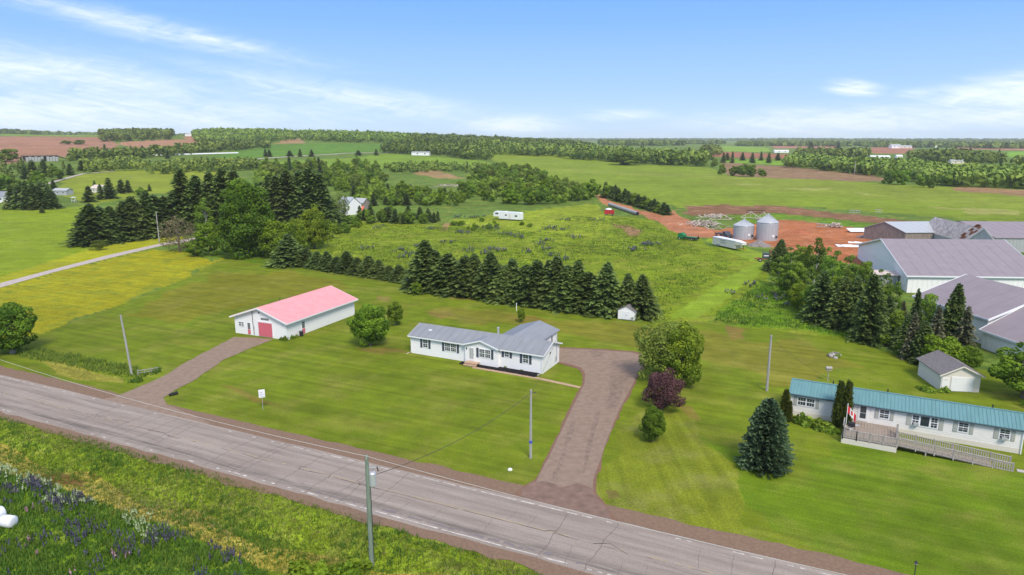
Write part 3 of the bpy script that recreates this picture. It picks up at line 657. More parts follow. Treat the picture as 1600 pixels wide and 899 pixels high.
def ribs(b, x0, x1, y0, y1, h, hr, m, step, oe=.35, og=.3, off=.16, back=False):
    ym = (y0 + y1) / 2; k = (hr - h) / (ym - y0); x = x0 - og + step / 2
    while x < x1 + og:
        b.bar((x, y0 - oe, h - k * oe + off + .015), (x, ym, hr + off + .015), .045, m, h=.05)
        if back: b.bar((x, y1 + oe, h - k * oe + off + .015), (x, ym, hr + off + .015), .045, m, h=.05)
        x += step
    return b
def siding(b, x0, x1, y, z0, z1, m, step=.2):
    """clapboard laps: thin proud lines on a wall facing -y"""
    z = z0
    while z < z1: b.box(x0, x1, y - .012, y, z, z + .018, m); z += step
    return b

# ---------------------------------------------------------------- the white bungalow
HA = R(-26.5)
t = thing('bungalow', 'long white bungalow with grey roof and dark shutters in the middle of the lawn', 'house', (-15.46, 100.57, 0), HA)
L, D, h, hr = 22.0, 6.1, 2.85, 3.85
part('wall', t, lambda b: gable_shell(b, L, D, h, hr, M['white']))
part('siding_laps', t, lambda b: siding(b, .05, L - .05, 0, .3, 2.75, M['white'], .24))['kind'] = 'stuff'
part('roof', t, lambda b: roof_x(b, 0, L, 0, D, h, hr, M['roofgrey'], .35, .35))
r = part('roof_seams', t, lambda b: ribs(b, 0, L, 0, D, h, hr, M['roofgrey'], 1.25, .35, .35)); r['kind'] = 'stuff'
box('fascia', t, -.36, 9.75, -.40, -.352, 2.63, 2.82, M['trim']); box('fascia', t, 15.25, L + .36, -.40, -.352, 2.63, 2.82, M['trim'])
for x in (-.37, L + .37):
    for y in (-.35, D + .35): part('bargeboard', t, lambda b: b.bar((x, y, 2.76), (x, D / 2, 3.90), .05, M['trim'], h=.2))
# entrance gable projecting a little from the front
def front_gable(b):
    b.add([(9.8, -.45, 0), (15.2, -.45, 0), (15.2, -.45, 2.85), (12.5, -.45, 3.72), (9.8, -.45, 2.85), (9.8, .02, 0), (15.2, .02, 0), (15.2, .02, 2.85), (9.8, .02, 2.85)], [(0, 1, 2, 3, 4), (5, 0, 4, 8), (1, 6, 7, 2)], M['white'])
part('front_gable', t, front_gable)
def fg_roof(b):
    for s_ in (-1, 1):
        p = [(12.5, -.75, 3.86), (12.5, 2.6, 3.87), (12.5 + s_ * 3.0, .15, 2.98), (12.5 + s_ * 3.0, -.75, 2.90)]
        b.slab(p if s_ > 0 else p[::-1], .09, M['roofgrey'])
part('front_gable_roof', t, fg_roof)
part('gable_trim', t, lambda b: (b.bar((9.5, -.78, 2.80), (12.5, -.78, 3.74), .05, M['trim'], h=.2), b.bar((15.5, -.78, 2.80), (12.5, -.78, 3.74), .05, M['trim'], h=.2)))
window(t, 2.12, 3.10, 1.18, 2.5, 0, 2, 2, 1, 'shutter'); window(t, 6.02, 8.1, 1.18, 2.52, 0, 3, 2, 2, 'shutter')
window(t, 12.15, 14.1, 1.22, 2.55, -.45, 3, 2, 2, 'shutter'); window(t, 16.05, 16.85, 1.68, 2.58, 0, 2, 1, 1, 'shutter'); window(t, 18.95, 19.92, 1.22, 2.55, 0, 2, 2, 1, 'shutter')
d = box('door', t, 10.5, 11.35, -.50, -.452, .55, 2.5, M['trim'])
box('storm_glass', d, 10.6, 10.98, -.515, -.502, .8, 2.4, M['tin']); box('storm_glass', d, 11.02, 11.25, -.515, -.502, .8, 2.4, M['tin']); box('handle', d, 11.27, 11.31, -.55, -.502, 1.45, 1.55, M['dark'])
box('wall_lantern', t, 10.05, 10.17, -.58, -.452, 2.15, 2.4, M['dark'])
# side window and service mast on the right end wall
o = MB().lathe([(0, 0), (.27, 0), (.27, .05), (0, .05)], M['trim'], 8).obj('gable_window', t); o.location = (L + .0, D * .42, 2.4); o.rotation_euler = (0, math.pi / 2, 0)
o2 = MB().lathe([(0, .051), (.2, .051), (.2, .07), (0, .07)], M['glass'], 8).obj('pane', o)
part('meter_box', t, lambda b: b.box(L + .002, L + .18, 4.4, 4.7, .7, 1.3, M['metal']))
part('service_mast', t, lambda b: b.tube([(L + .12, 4.9, .6), (L + .12, 4.9, 4.3)], .04, M['metal'], 6))
part('downspout', t, lambda b: (b.tube([(L - .05, -.12, 2.7), (L - .05, -.12, .25), (L - .35, -.9, .06)], .05, M['trim'], 6)))
part('downspout', t, lambda b: (b.tube([(.05, -.12, 2.7), (.05, -.12, .25), (-.3, -.8, .06)], .05, M['trim'], 6)))
part('chimney_pipe', t, lambda b: (b.tube([(13.3, 3.4, 3.7), (13.3, 3.4, 4.75)], .14, M['metal'], 8), b.tube([(13.3, 3.4, 4.7), (13.3, 3.4, 4.85)], .2, M['metal'], 8)))
part('roof_vent', t, lambda b: (b.box(2.35, 2.8, 1.35, 1.75, 3.3, 3.62, M['trim'])))
# rear wing
def wing_walls(b):
    vs = [(12.7, D, -.2), (19, D, -.2), (19, 12.4, -.2), (12.7, 12.4, -.2), (12.7, D, 2.85), (19, D, 2.85), (19, 12.4, 2.85), (12.7, 12.4, 2.85), (15.85, 12.4, 3.88)]
    b.add(vs, [(1, 2, 6, 5), (2, 3, 7, 8, 6), (3, 0, 4, 7)], M['white'])
part('wing_wall', t, wing_walls)
def wing_roof(b):
    for s_ in (-1, 1):
        p = [(15.85, 3.1, 4.01), (15.85, 12.75, 4.01), (15.85 + s_ * 3.5, 12.75, 2.90), (15.85 + s_ * 3.5, 5.9, 2.90)]
        b.slab(p if s_ > 0 else p[::-1], .1, M['roofgrey'])
part('wing_roof', t, wing_roof)
def wwin(y0, y1): 
    f = MB().box(19.002, 19.06, y0, y1, 1.3, 2.5, M['trim']).obj('window', t); box('pane', f, 19.062, 19.07, y0 + .08, y1 - .08, 1.38, 2.42, M['glass'])
wwin(7.4, 8.3); wwin(9.9, 10.5)
st = thing('front_steps', 'low reddish wooden steps below the front door of the bungalow', 'steps', t.matrix_basis @ Vector((0, 0, 0)), HA)
st.location = t.location
for i, (a, z1) in enumerate(((-1.35, .42), (-1.75, .22))):
    box('tread', st, 10.2, 12.3, a - .05, -.47 if i == 0 else -1.42, z1 - .09, z1, M['path'])
box('riser', st, 10.25, 12.25, -1.36, -1.30, .02, .33, M['path']); box('riser', st, 10.25, 12.25, -1.76, -1.70, .02, .13, M['path'])
bd = thing('flower_bed', 'long black mulch bed with small green plants under the bungalow windows', 'flower bed', t.location, HA)
part('mulch', bd, lambda b: b.slab([(9.2, -.2, .10), (9.3, -1.35, .08), (10.1, -1.5, .08), (12.4, -1.4, .08), (21.7, -1.75, .08), (21.7, -.05, .10), (15.3, -.03, .1), (15.25, -.5, .1), (12.4, -.5, .1), (10.1, -.5, .1)], .09, M['mulch']))
pv = thing('garden_path', 'narrow sand coloured paver path running from the steps to the drive', 'path', t.location, HA)
n = 0
x = 11.9
while x < 28.2:
    yy = -1.88 - (max(0, x - 22) / 6.2) * .75
    box('paver', pv, x, x + .56, yy - .28, yy + .28, -.02, .055 + .008 * (n % 3), M['path']); x += .6; n += 1

# ---------------------------------------------------------------- the garage with the faded red roof
GAO = (-46.93, 111.77, 0); GAR = R(-23.5)
t = thing('workshop_garage', 'white garage with faded red roof and red overhead door beside the left drive', 'garage', GAO, GAR)
W_, L_, h, hr = 11.1, 18.2, 3.0, 4.85
part('wall', t, lambda b: gable_shell(b, W_, L_, h, hr, M['white'], ridge='y'))
part('roof', t, lambda b: swap(roof_x(b, 0, L_, 0, W_, h, hr, M['roofred'], .55, .5, .11)))
r = part('roof_seams', t, lambda b: swap(ribs(b, 0, L_, 0, W_, h, hr, M['roofred'], .6, .55, .5, .17, True))); r['kind'] = 'stuff'
k = (hr - h) / (W_ / 2)
for y in (-.53, L_ + .53):
    for s_ in (-1, 1): part('bargeboard', t, lambda b: b.bar((-.6 if s_ < 0 else W_ + .6, y, h - k * .58 + .02), (W_ / 2, y, hr + .05), .05, M['trim'], h=.24))
for x in (-.59, W_ + .59): box('fascia', t, x - .03, x + .03, -.5, L_ + .5, h - k * .55 - .08, h - k * .55 + .14, M['trim'])
box('corner_trim', t, W_ - .12, W_ + .02, -.02, .1, 0, 2.95, M['trim']); box('corner_trim', t, W_ - .1, W_ + .02, L_ - .1, L_ + .02, 0, 2.95, M['trim'])
od = box('overhead_door', t, 5.2, 8.1, -.05, -.002, .08, 2.45, M['doorred'])
for i in range(5): box('door_panel', od, 5.24, 8.06, -.075, -.052, .1 + i * .47, .1 + i * .47 + .44, M['doorred'])
part('door_surround', t, lambda b: (b.box(5.02, 5.19, -.06, -.001, .05, 2.62, M['trim']), b.box(8.11, 8.28, -.06, -.001, .05, 2.62, M['trim']), b.box(5.02, 8.28, -.063, -.001, 2.46, 2.63, M['trim'])))
d = box('door', t, 2.72, 3.52, -.05, -.002, .08, 2.2, M['trim']); box('lower_panel', d, 2.84, 3.42, -.07, -.052, .14, .95, M['doorred'])
for i in range(3):
    for j in range(2): box('pane', d, 2.88 + .28 * j, 3.12 + .28 * j, -.065, -.052, 1.02 + .36 * i, 1.33 + .36 * i, M['glass'])
window(t, .85, 2.05, 1.3, 2.15, 0, 2, 1, 2)
part('conduit', t, lambda b: b.tube([(4.1, -.12, 4.7), (4.1, -.12, 2.0), (4.2, -.1, 1.6), (4.2, -.1, .1)], .04, M['dark'], 6))
part('meter_box', t, lambda b: b.box(4.1, 4.32, -.16, -.002, 1.3, 1.75, M['metal']))
part('gable_vent', t, lambda b: b.box(5.3, 5.62, -.05, -.002, 3.95, 4.15, M['dark']))
sg = box('name_board', t, 5.85, 7.45, -.06, -.002, 2.95, 3.22, M['dark'])
for i, xx in enumerate((6.02, 6.28, 6.46, 6.7, 6.92, 7.16)):
    box('pale_mark', sg, xx, xx + (.14 if i % 2 else .19), -.07, -.062, 3.02 + .02 * (i % 2), 3.15, M['tin'])
sdr = MB().box(W_ + .002, W_ + .05, 3.55, 4.45, .08, 2.3, M['trim']).obj('door', t); sdr['label'] = 'side door with red lower half'
box('lower_panel', sdr, W_ + .052, W_ + .07, 3.65, 4.35, .12, 1.0, M['doorred'])
for i in range(3): box('pane', sdr, W_ + .052, W_ + .068, 3.68, 4.32, 1.1 + .37 * i, 1.4 + .37 * i, M['glass'])
part('roof_vent', t, lambda b: b.tube([(5.0, 5.6, 4.6), (5.0, 5.6, 5.4)], .06, M['dark'], 6))
gm = t.matrix_basis
def wp(loc, rot, p): c, s_ = math.cos(rot), math.sin(rot); return (loc[0] + p[0] * c - p[1] * s_, loc[1] + p[0] * s_ + p[1] * c, (loc[2] if len(loc) > 2 else 0) + (p[2] if len(p) > 2 else 0))
q = thing('trash_can', 'dark grey lidded barrel by the side door of the red roofed garage', 'bin', wp(GAO, GAR, (W_ + .55, 2.8, 0)))
MB().lathe([(0, 0), (.28, .0), (.34, .8), (0, .8)], M['dark'], 14).obj('body', q); MB().lathe([(0, .8), (.37, .8), (.36, .88), (.1, .95), (0, .95)], M['shutter'], 14).obj('lid', q)

# ---------------------------------------------------------------- the mobile home with the teal roof
TAO = (33.1, 76.5, 0); TAR = R(-28)
t = thing('mobile_home', 'long cream mobile home with teal ribbed metal roof at the right', 'mobile home', TAO, TAR)
L, D, h, hr = 22.6, 4.4, 2.72, 3.62
part('wall', t, lambda b: gable_shell(b, L, D, h, hr, M['offwhite'], z0=-.4))
part('siding_laps', t, lambda b: siding(b, .03, L - .03, 0, .62, 2.65, M['offwhite'], .2))['kind'] = 'stuff'
part('skirting', t, lambda b: b.box(.02, L - .02, -.03, -.001, -.4, .55, M['cream']))
part('roof', t, lambda b: roof_x(b, 0, L, 0, D, h, hr, M['roofteal'], .28, .25, .08))
r = part('roof_ribs', t, lambda b: ribs(b, 0, L, 0, D, h, hr, M['roofteal'], .36, .28, .25, .14)); r['kind'] = 'stuff'
part('gutter', t, lambda b: b.box(-.25, L + .25, -.33, -.27, 2.55, 2.66, M['shutter']))
part('ridge_cap', t, lambda b: b.box(-.25, L + .25, D / 2 - .12, D / 2 + .12, hr + .12, hr + .18, M['roofteal']))
window(t, .75, 2.68, 1.32, 2.42, 0, 3, 1, 2, 'shutter2'); window(t, 9.3, 10.35, 1.38, 2.5, 0, 2, 2, 1, 'shutter2')
f = window(t, 12.5, 13.25, 1.2, 2.5, 0, 2, 2, 1, None); window(t, 13.25, 14.25, 1.2, 2.5, 0, 1, 1, 1, None, mull=False); window(t, 14.25, 15.0, 1.2, 2.5, 0, 2, 2, 1, None)
for a in (12.0, 15.08):
    box('shutter', t, a, a + .42, -.05, 0, 1.15, 2.52, M['shutter2'])
window(t, 16.8, 17.8, 1.32, 2.5, 0, 2, 2, 1, 'shutter2'); window(t, 20.45, 21.45, 1.32, 2.5, 0, 2, 2, 1, 'shutter2')
for x in (12.7, 20.72): part('air_conditioner', t, lambda b, x=x: b.box(x, x + .5, -.38, -.062, 1.3, 1.58, M['tin']))
d = box('door', t, 7.2, 8.25, -.05, -.002, .72, 2.62, M['doorwhite']); box('pane', d, 7.42, 8.02, -.07, -.052, 1.72, 2.45, M['glass']); box('pane', d, 7.42, 8.02, -.07, -.052, 1.05, 1.66, M['glass'])
part('wall_lamp', t, lambda b: b.box(8.5, 8.62, -.12, -.002, 2.15, 2.3, M['trim']))
for x in (4.3, 10.0, 20.0): part('roof_vent', t, lambda b, x=x: b.tube([(x, 2.7, 3.3), (x, 2.7, 4.05)], .07, M['dark'], 6))
part('corner_downspout', t, lambda b: b.tube([(L - .1, -.1, 2.6), (L - .1, -.1, -.3)], .05, M['trim'], 6))
dk_ = thing('deck', 'weathered wooden deck with railings and long sloping ramp before the mobile home', 'deck', TAO, TAR)
F0 = .62
x = 5.95
i = 0
while x < 11.05:
    box('floor_board', dk_, x, x + .27, -5.7, -.06, F0 - .05, F0 + .004 * (i % 3), M['deck']); x += .29; i += 1
box('skirt', dk_, 5.92, 11.1, -5.78, -5.72, -.35, F0 - .06, M['cream']); box('skirt', dk_, 5.86, 5.91, -5.78, -.05, -.35, F0 - .06, M['cream']); box('skirt', dk_, 11.06, 11.12, -3.4, -.05, -.35, F0 - .06, M['cream'])
post_me = MB().box(-.05, .05, -.05, .05, -.15, 1.12, M['wood']).mesh('post'); bal_me = MB().box(-.05, .05, -.02, .02, .10, .93, M['wood']).mesh('baluster')
def rail(a, b, h0=1.0, h1=1.0, n_post=3, gap=.2, bal=True):
    a = Vector(a); b = Vector(b); Lr = (b - a).length; ang = math.atan2(b.y - a.y, b.x - a.x)
    MB().bar(a + Vector((0, 0, h0)), b + Vector((0, 0, h1)), .13, M['wood'], h=.06).obj('top_rail', dk_)
    MB().bar(a + Vector((0, 0, .12)), b + Vector((0, 0, .12)), .06, M['wood'], h=.09).obj('bottom_rail', dk_)
    for i in range(n_post + 1):
        f = i / n_post; p = a.lerp(b, f); o = put(post_me, 'post', dk_, p, ang); o.scale = (1, 1, h0 + (h1 - h0) * f)
    k = int(Lr / gap)
    for i in range(k):
        f = (i + .5) / k; p = a.lerp(b, f); o = put(bal_me, 'baluster', dk_, p, ang); o.scale = (1, 1, (h0 + (h1 - h0) * f))
rail((5.95, -5.74, F0), (7.3, -5.74, F0), 1.25, .95, 1); rail((7.3, -5.74, F0), (11.08, -5.74, F0), .95, .95, 3)
rail((5.95, -5.74, F0), (5.95, -2.4, F0), 1.25, .95, 2, .3)
RX = 21.2; z0, z1 = F0, -.12
bb = MB(); k = 34
for i in range(k):
    xa, xb = 11.12 + (RX - 11.12) * i / k, 11.12 + (RX - 11.12) * (i + 1) / k - .02; za = z0 + (z1 - z0) * i / k; zb = z0 + (z1 - z0) * (i + 1) / k
    yb = -5.35 + (xa - 11.12) / 10 * .35
    MB().slab([(xa, yb, za), (xb, yb, zb), (xb, yb + 1.6, zb), (xa, yb + 1.6, za)], .05, M['deck']).obj('ramp_board', dk_)
rail((11.15, -5.4, z0), (RX, -5.05, z1), .95, .95, 6); rail((11.15, -3.7, z0), (RX, -3.4, z1), .95, .95, 6); rail((11.08, -3.7, F0), (11.08, -1.9, F0), .95, .95, 1, .3)
put(post_me, 'post', dk_, (11.08, -3.7, F0), 0, (1.2, 1.2, 1.6))
box('support_post', dk_, 13.7, 13.82, -5.3, -5.18, -.3, .42, M['wood'])
fp = thing('flagpole', 'white pole with a drooping red and white maple leaf flag on the deck', 'flagpole', wp(TAO, TAR, (6.15, -5.55, 0)), TAR)
MB().tube([(0, 0, .6), (0, 0, 4.35)], .035, M['trim'], 8).obj('pole', fp); MB().lathe([(0, 4.35), (.06, 4.38), (.06, 4.44), (0, 4.47)], M['trim'], 8).obj('finial', fp)
def flag():
    nx, nz = 24, 8; vs = []; Lf, Hf = 1.35, .8
    for i in range(nx + 1):
        for j in range(nz + 1):
            u, v = i / nx, j / nz; x = .04 + Lf * u * .62; z = 4.2 - Hf * v - .95 * u ** 1.3; y = .12 * math.sin(u * 9 + v * 1.5) * u
            vs.append((x, y, z))
    b = MB(); fr = []; fw = []
    for i in range(nx):
        for j in range(nz):
            f = (i * (nz + 1) + j, i * (nz + 1) + j + 1, (i + 1) * (nz + 1) + j + 1, (i + 1) * (nz + 1) + j); u = (i + .5) / nx; v = (j + .5) / nz
            leaf = abs(u - .5) < .13 * (1 - abs(v - .45) * 1.5) and .15 < v < .8
            (fr if u < .25 or u > .75 or leaf else fw).append(f)
    b.mats = [M['flagred'], M['flagwhite']]; b.v = vs; b.f = fr + fw; b.m = [0] * len(fr) + [1] * len(fw)
    o = b.obj('flag', fp); sm = o.modifiers.new('thickness', 'SOLIDIFY'); sm.thickness = .008
flag()
g = thing('barbecue', 'black gas barbecue with side shelf on the deck beside the flagpole', 'barbecue', wp(TAO, TAR, (6.7, -3.4, F0)), TAR)
MB().box(-.35, .35, -.25, .25, .55, .8, M['dark']).obj('firebox', g); MB().tube([(-.35, 0, .86), (.35, 0, .86)], .2, M['dark'], 10).obj('lid', g); box('side_shelf', g, .36, .75, -.2, .2, .74, .78, M['metal'])
for sx in (-.3, .3):
    for sy in (-.2, .2): box('leg', g, sx - .02, sx + .02, sy - .02, sy + .02, 0, .55, M['dark'])
box('gas_bottle', g, -.12, .12, -.12, .12, .05, .42, M['trim'])
st = thing('stepping_stones', 'two pale flagstones in the grass at the foot of the ramp', 'paving', wp(TAO, TAR, (21.6, -4.4, 0)), TAR)
box('flagstone', st, 0, .7, -.5, .1, -.05, .05, M['stone']); box('flagstone', st, .8, 1.5, -.45, .15, -.05, .05, M['stone'])

# ---------------------------------------------------------------- grey garage with the shingle roof
SG = (55.82, 84.26, 0); SR = R(-7)
t = thing('shingled_garage', 'cream garage with dark shingle roof and white door behind the mobile home', 'garage', SG, SR)
W_, L_, h, hr = 4.75, 6.4, 2.3, 3.45
part('wall', t, lambda b: gable_shell(b, W_, L_, h, hr, M['cream'], ridge='y'))
part('roof', t, lambda b: swap(roof_x(b, 0, L_, 0, W_, h, hr, M['shingle'], .35, .3, .08)))
k = (hr - h) / (W_ / 2)
part('bargeboard', t, lambda b: [b.bar((-.36 if s_ < 0 else W_ + .36, -.33, h - k * .35), (W_ / 2, -.33, hr + .02), .05, M['cream'], h=.16) for s_ in (-1, 1)])
rowsn = 12
for s_ in (-1, 1):
    for i in range(rowsn):
        f = i / rowsn; x = -.35 + (W_ / 2 + .35) * f; z = h - k * .35 + (hr - h + k * .35) * f + .15
        xx = x if s_ < 0 else W_ - x; x2 = x + .26; xx2 = x2 if s_ < 0 else W_ - x2; zz2 = z + .26 * k
        MB().slab([(xx, -.3, z + .012), (xx, L_ + .3, z + .012), (xx2, L_ + .3, zz2), (xx2, -.3, zz2)][::(-1 if s_ > 0 else 1)][::-1], .012, M['shingle']).obj('shingle_course', t)
od = box('overhead_door', t, 1.2, 3.9, -.05, -.002, .05, 2.0, M['doorwhite'])
for i in range(5): box('door_panel', od, 1.23, 3.87, -.07, -.052, .07 + i * .385, .07 + i * .385 + .36, M['doorwhite'])
d = box('door', t, .12, .98, -.05, -.002, .05, 1.85, M['doorwhite']); box('pane', d, .35, .75, -.065, -.052, 1.45, 1.65, M['cream'])

# ---------------------------------------------------------------- garden shed in front of the spruces
t = thing('garden_shed', 'small white shed with double doors at the end of the spruce hedge', 'shed', (19.3, 120.6, 0), R(-25.5))
W_, L_, h, hr = 3.05, 2.6, 1.75, 2.55
part('wall', t, lambda b: gable_shell(b, W_, L_, h, hr, M['white'], ridge='y', z0=.12)); part('roof', t, lambda b: swap(roof_x(b, 0, L_, 0, W_, h, hr, M['shingle'], .2, .12, .06)))
for x0 in (.75, 1.55): 
    d = box('door', t, x0, x0 + .75, -.04, -.002, .2, 1.65, M['trim']); box('handle', d, x0 + (.66 if x0 < 1 else .05), x0 + (.7 if x0 < 1 else .09), -.07, -.042, .9, 1.05, M['dark'])
x = .1
while x < 2.95:
    if not .7 < x < 2.32: box('board', t, x, x + .16, -.02, -.001, .15, 1.7, M['white'])
    x += .2
part('skid', t, lambda b: (b.box(.1, .3, .05, L_, -.05, .12, M['oldwood']), b.box(2.75, 2.95, .05, L_, -.05, .12, M['oldwood'])))

# ---------------------------------------------------------------- farm buildings at the right
def quad_barn(name, label, fl, fr_, br, bl, h, hr, wm, rm, ridge='lr', over=.6, trim=None, z=0, z0=-.6, shed=False):
    """gabled building on four ground corners (front-left, front-right, back-right, back-left); ridge 'lr' or 'fb'"""
    t = thing(name, label, 'barn', (fl[0], fl[1], z)); o = Vector((fl[0], fl[1], 0))
    c = [Vector((p[0], p[1], 0)) - o for p in (fl, fr_, br, bl)]
    if ridge == 'fb': c = [c[3], c[0], c[1], c[2]]     # now gables are sides c0-c3... ridge runs c0->c1
    m0, m1 = (c[0] + c[3]) / 2, (c[1] + c[2]) / 2
    if shed: m0, m1 = c[3], c[2]
    up = lambda p, q: (p.x, p.y, q)
    b = MB(); 
    b.add([up(c[0], z0), up(c[1], z0), up(c[2], z0), up(c[3], z0), up(c[0], h), up(c[1], h), up(c[2], hr if shed else h), up(c[3], hr if shed else h), up(m0, hr), up(m1, hr)],
          [(0, 1, 5, 4), (2, 3, 7, 6)] + ([(1, 2, 6, 5), (3, 0, 4, 7)] if shed else [(1, 2, 6, 9, 5), (3, 0, 4, 8, 7)]), wm); b.obj('wall', t)
    ax = (m1 - m0).normalized(); b = MB(); tb = MB()
    for e0, e1, s_ in ((c[0], c[1], 1), (c[3], c[2], -1)):
        if shed and s_ < 0: continue
        dn = (e0 - m0); dn.z = 0; ln = dn.length; dn.normalize(); k = (hr - h) / ln
        E0 = e0 + dn * over - ax * over; E1 = e1 + dn * over + ax * over; z_ = h - k * over
        p = [up(E0, z_ + .15), up(E1, z_ + .15), up(m1 + ax * over, hr + .15), up(m0 - ax * over, hr + .15)]
        b.slab(p if s_ > 0 else p[::-1], .14, rm)
        if trim:
            tb.bar(up(E0, z_ + .06), up(E1, z_ + .06), .08, trim, h=.3)
            for A_, B_ in ((E0 - ax * .05, m0 - ax * (over + .05)), (E1 + ax * .05, m1 + ax * (over + .05))): tb.bar(up(A_, z_ + .05), up(B_, hr + .05), .08, trim, h=.34)
    b.obj('roof', t); sb_ = MB()
    for e0, e1 in ((c[0], c[1]), (c[3], c[2])):
        if shed and e0 is c[3]: continue
        nn_ = int((e1 - e0).length / 2.4)
        for i in range(1, nn_): sb_.bar(up(e0.lerp(e1, i / nn_), h + .165), up(m0.lerp(m1, i / nn_), hr + .165), .03, rm, h=.02)
    sb_.obj('roof_seams', t)['kind'] = 'stuff'
    if trim: tb.obj('fascia', t)
    # wall cladding ribs on the two walls that show
    cb = MB()
    for a, b_, in ((c[0], c[1]), (c[3], c[0])):
        L_ = (b_ - a).length; n_ = int(L_ / 1.0); nr_ = Vector((b_.y - a.y, -(b_.x - a.x), 0)).normalized() * .04
        for i in range(1, n_):
            p = a.lerp(b_, i / n_) + nr_; hh = h - .15
            cb.bar(up(p, z0), up(p, hh), .03, wm, h=.03)
    cb.obj('cladding_ribs', t)['kind'] = 'stuff'
    return t, c
b1, c1 = quad_barn('storage_barn', 'large white warehouse with wide lilac grey roof, the nearer of the big farm roofs behind the first grove', (84.6, 142.9), (112.3, 141.2), (123.5, 185.2), (95.8, 186.9), 3.7, 8.4, M['white'], M['rooflilac'], 'lr', .5, M['trim'])
b1['label'] = 'largest white farm building with wide lilac grey roof at the right edge'
b2, c2 = quad_barn('storage_barn', 'white barn whose lilac grey roof faces the birches, in front of the largest barn', (75.4, 104.6), (94.6, 107.2), (92.2, 122.5), (73.0, 120.0), 4.4, 8.0, M['white'], M['rooflilac'], 'fb', .5, M['trim'])
b3, c3 = quad_barn('lean_to_barn', 'low white annex with lilac roof, nearest of the farm buildings at the right edge', (75.0, 94.6), (88.5, 96.5), (87.6, 105.2), (73.9, 103.2), 2.9, 6.2, M['white'], M['rooflilac'], 'fb', .4, M['trim'])
# fb puts the front gable between fl and fr
ob1, _ = quad_barn('old_barn', 'weathered grey wooden barn with pale tin roof behind the largest white barn', (123.5, 213), (143, 214), (137.5, 227), (116.6, 225), 3.6, 6.2, M['oldwood'], M['metal'], 'lr', .3)
P1 = G(1508, 377, 3.5); P2 = G(1560, 385, 3.5)
ob2, _ = quad_barn('old_barn', 'old pale barn with rust streaked gable roof facing the viewer at the right edge', P1, P2, (P2[0] + 3, P2[1] + 27), (P1[0] + 3, P1[1] + 27), 3.5, 7.8, M['tin'], M['pink'], 'fb', .3, M['cream'])
Q1 = G(1556, 372, 4.2)
ob3, _ = quad_barn('machine_barn', 'long grey blue steel barn with pinkish roof at the far right edge', Q1, (Q1[0] + 42, Q1[1] - 3), (Q1[0] + 40, Q1[1] + 27), (Q1[0] - 2, Q1[1] + 30), 4.2, 7.2, M['tin'], M['rooflilac'], 'lr', .3)
r_ = random.Random(5)
bq = MB()
for i in range(16):          # rusted sheets along the verge of the old roof
    f = r_.uniform(.02, .98); g_ = r_.uniform(.02, .16)
    e0 = Vector((P1[0] - ob2.location.x, P1[1] - ob2.location.y, 0)); m0 = (Vector((P1[0], P1[1], 0)) + Vector((P2[0], P2[1], 0))) / 2 - Vector((ob2.location.x, ob2.location.y, 0))
    p = e0.lerp(m0, f); z = 3.5 + (7.8 - 3.5) * f + .19; p = p + Vector((3, 27, 0)).normalized() * (g_ * 22)
    d1 = (m0 - e0).normalized() * .9; d2 = Vector((3, 27, 0)).normalized() * r_.uniform(.8, 2.0); kz = 4.3 / (m0 - e0).length * .9
    bq.slab([(p.x, p.y, z), (p.x + d2.x, p.y + d2.y, z), (p.x + d2.x + d1.x, p.y + d2.y + d1.y, z + kz), (p.x + d1.x, p.y + d1.y, z + kz)][::-1], .03, M['rust'])
bq.obj('rusty_sheets', ob2)
shx, shy = G(1395, 452)
tnk = thing('tin_shed', 'small silvery tin shed half hidden by birches before the largest barn', 'shed', (shx - 1, shy + 3, 0), R(-20))
part('wall', tnk, lambda b: b.box(-2.2, 3.2, 0, 4, -.3, 2.5, M['tin'])); part('roof', tnk, lambda b: b.slab([(-2.6, -.4, 2.6), (3.6, -.4, 2.75), (3.6, 4.4, 3.0), (-2.6, 4.4, 2.85)], .08, M['pink']))

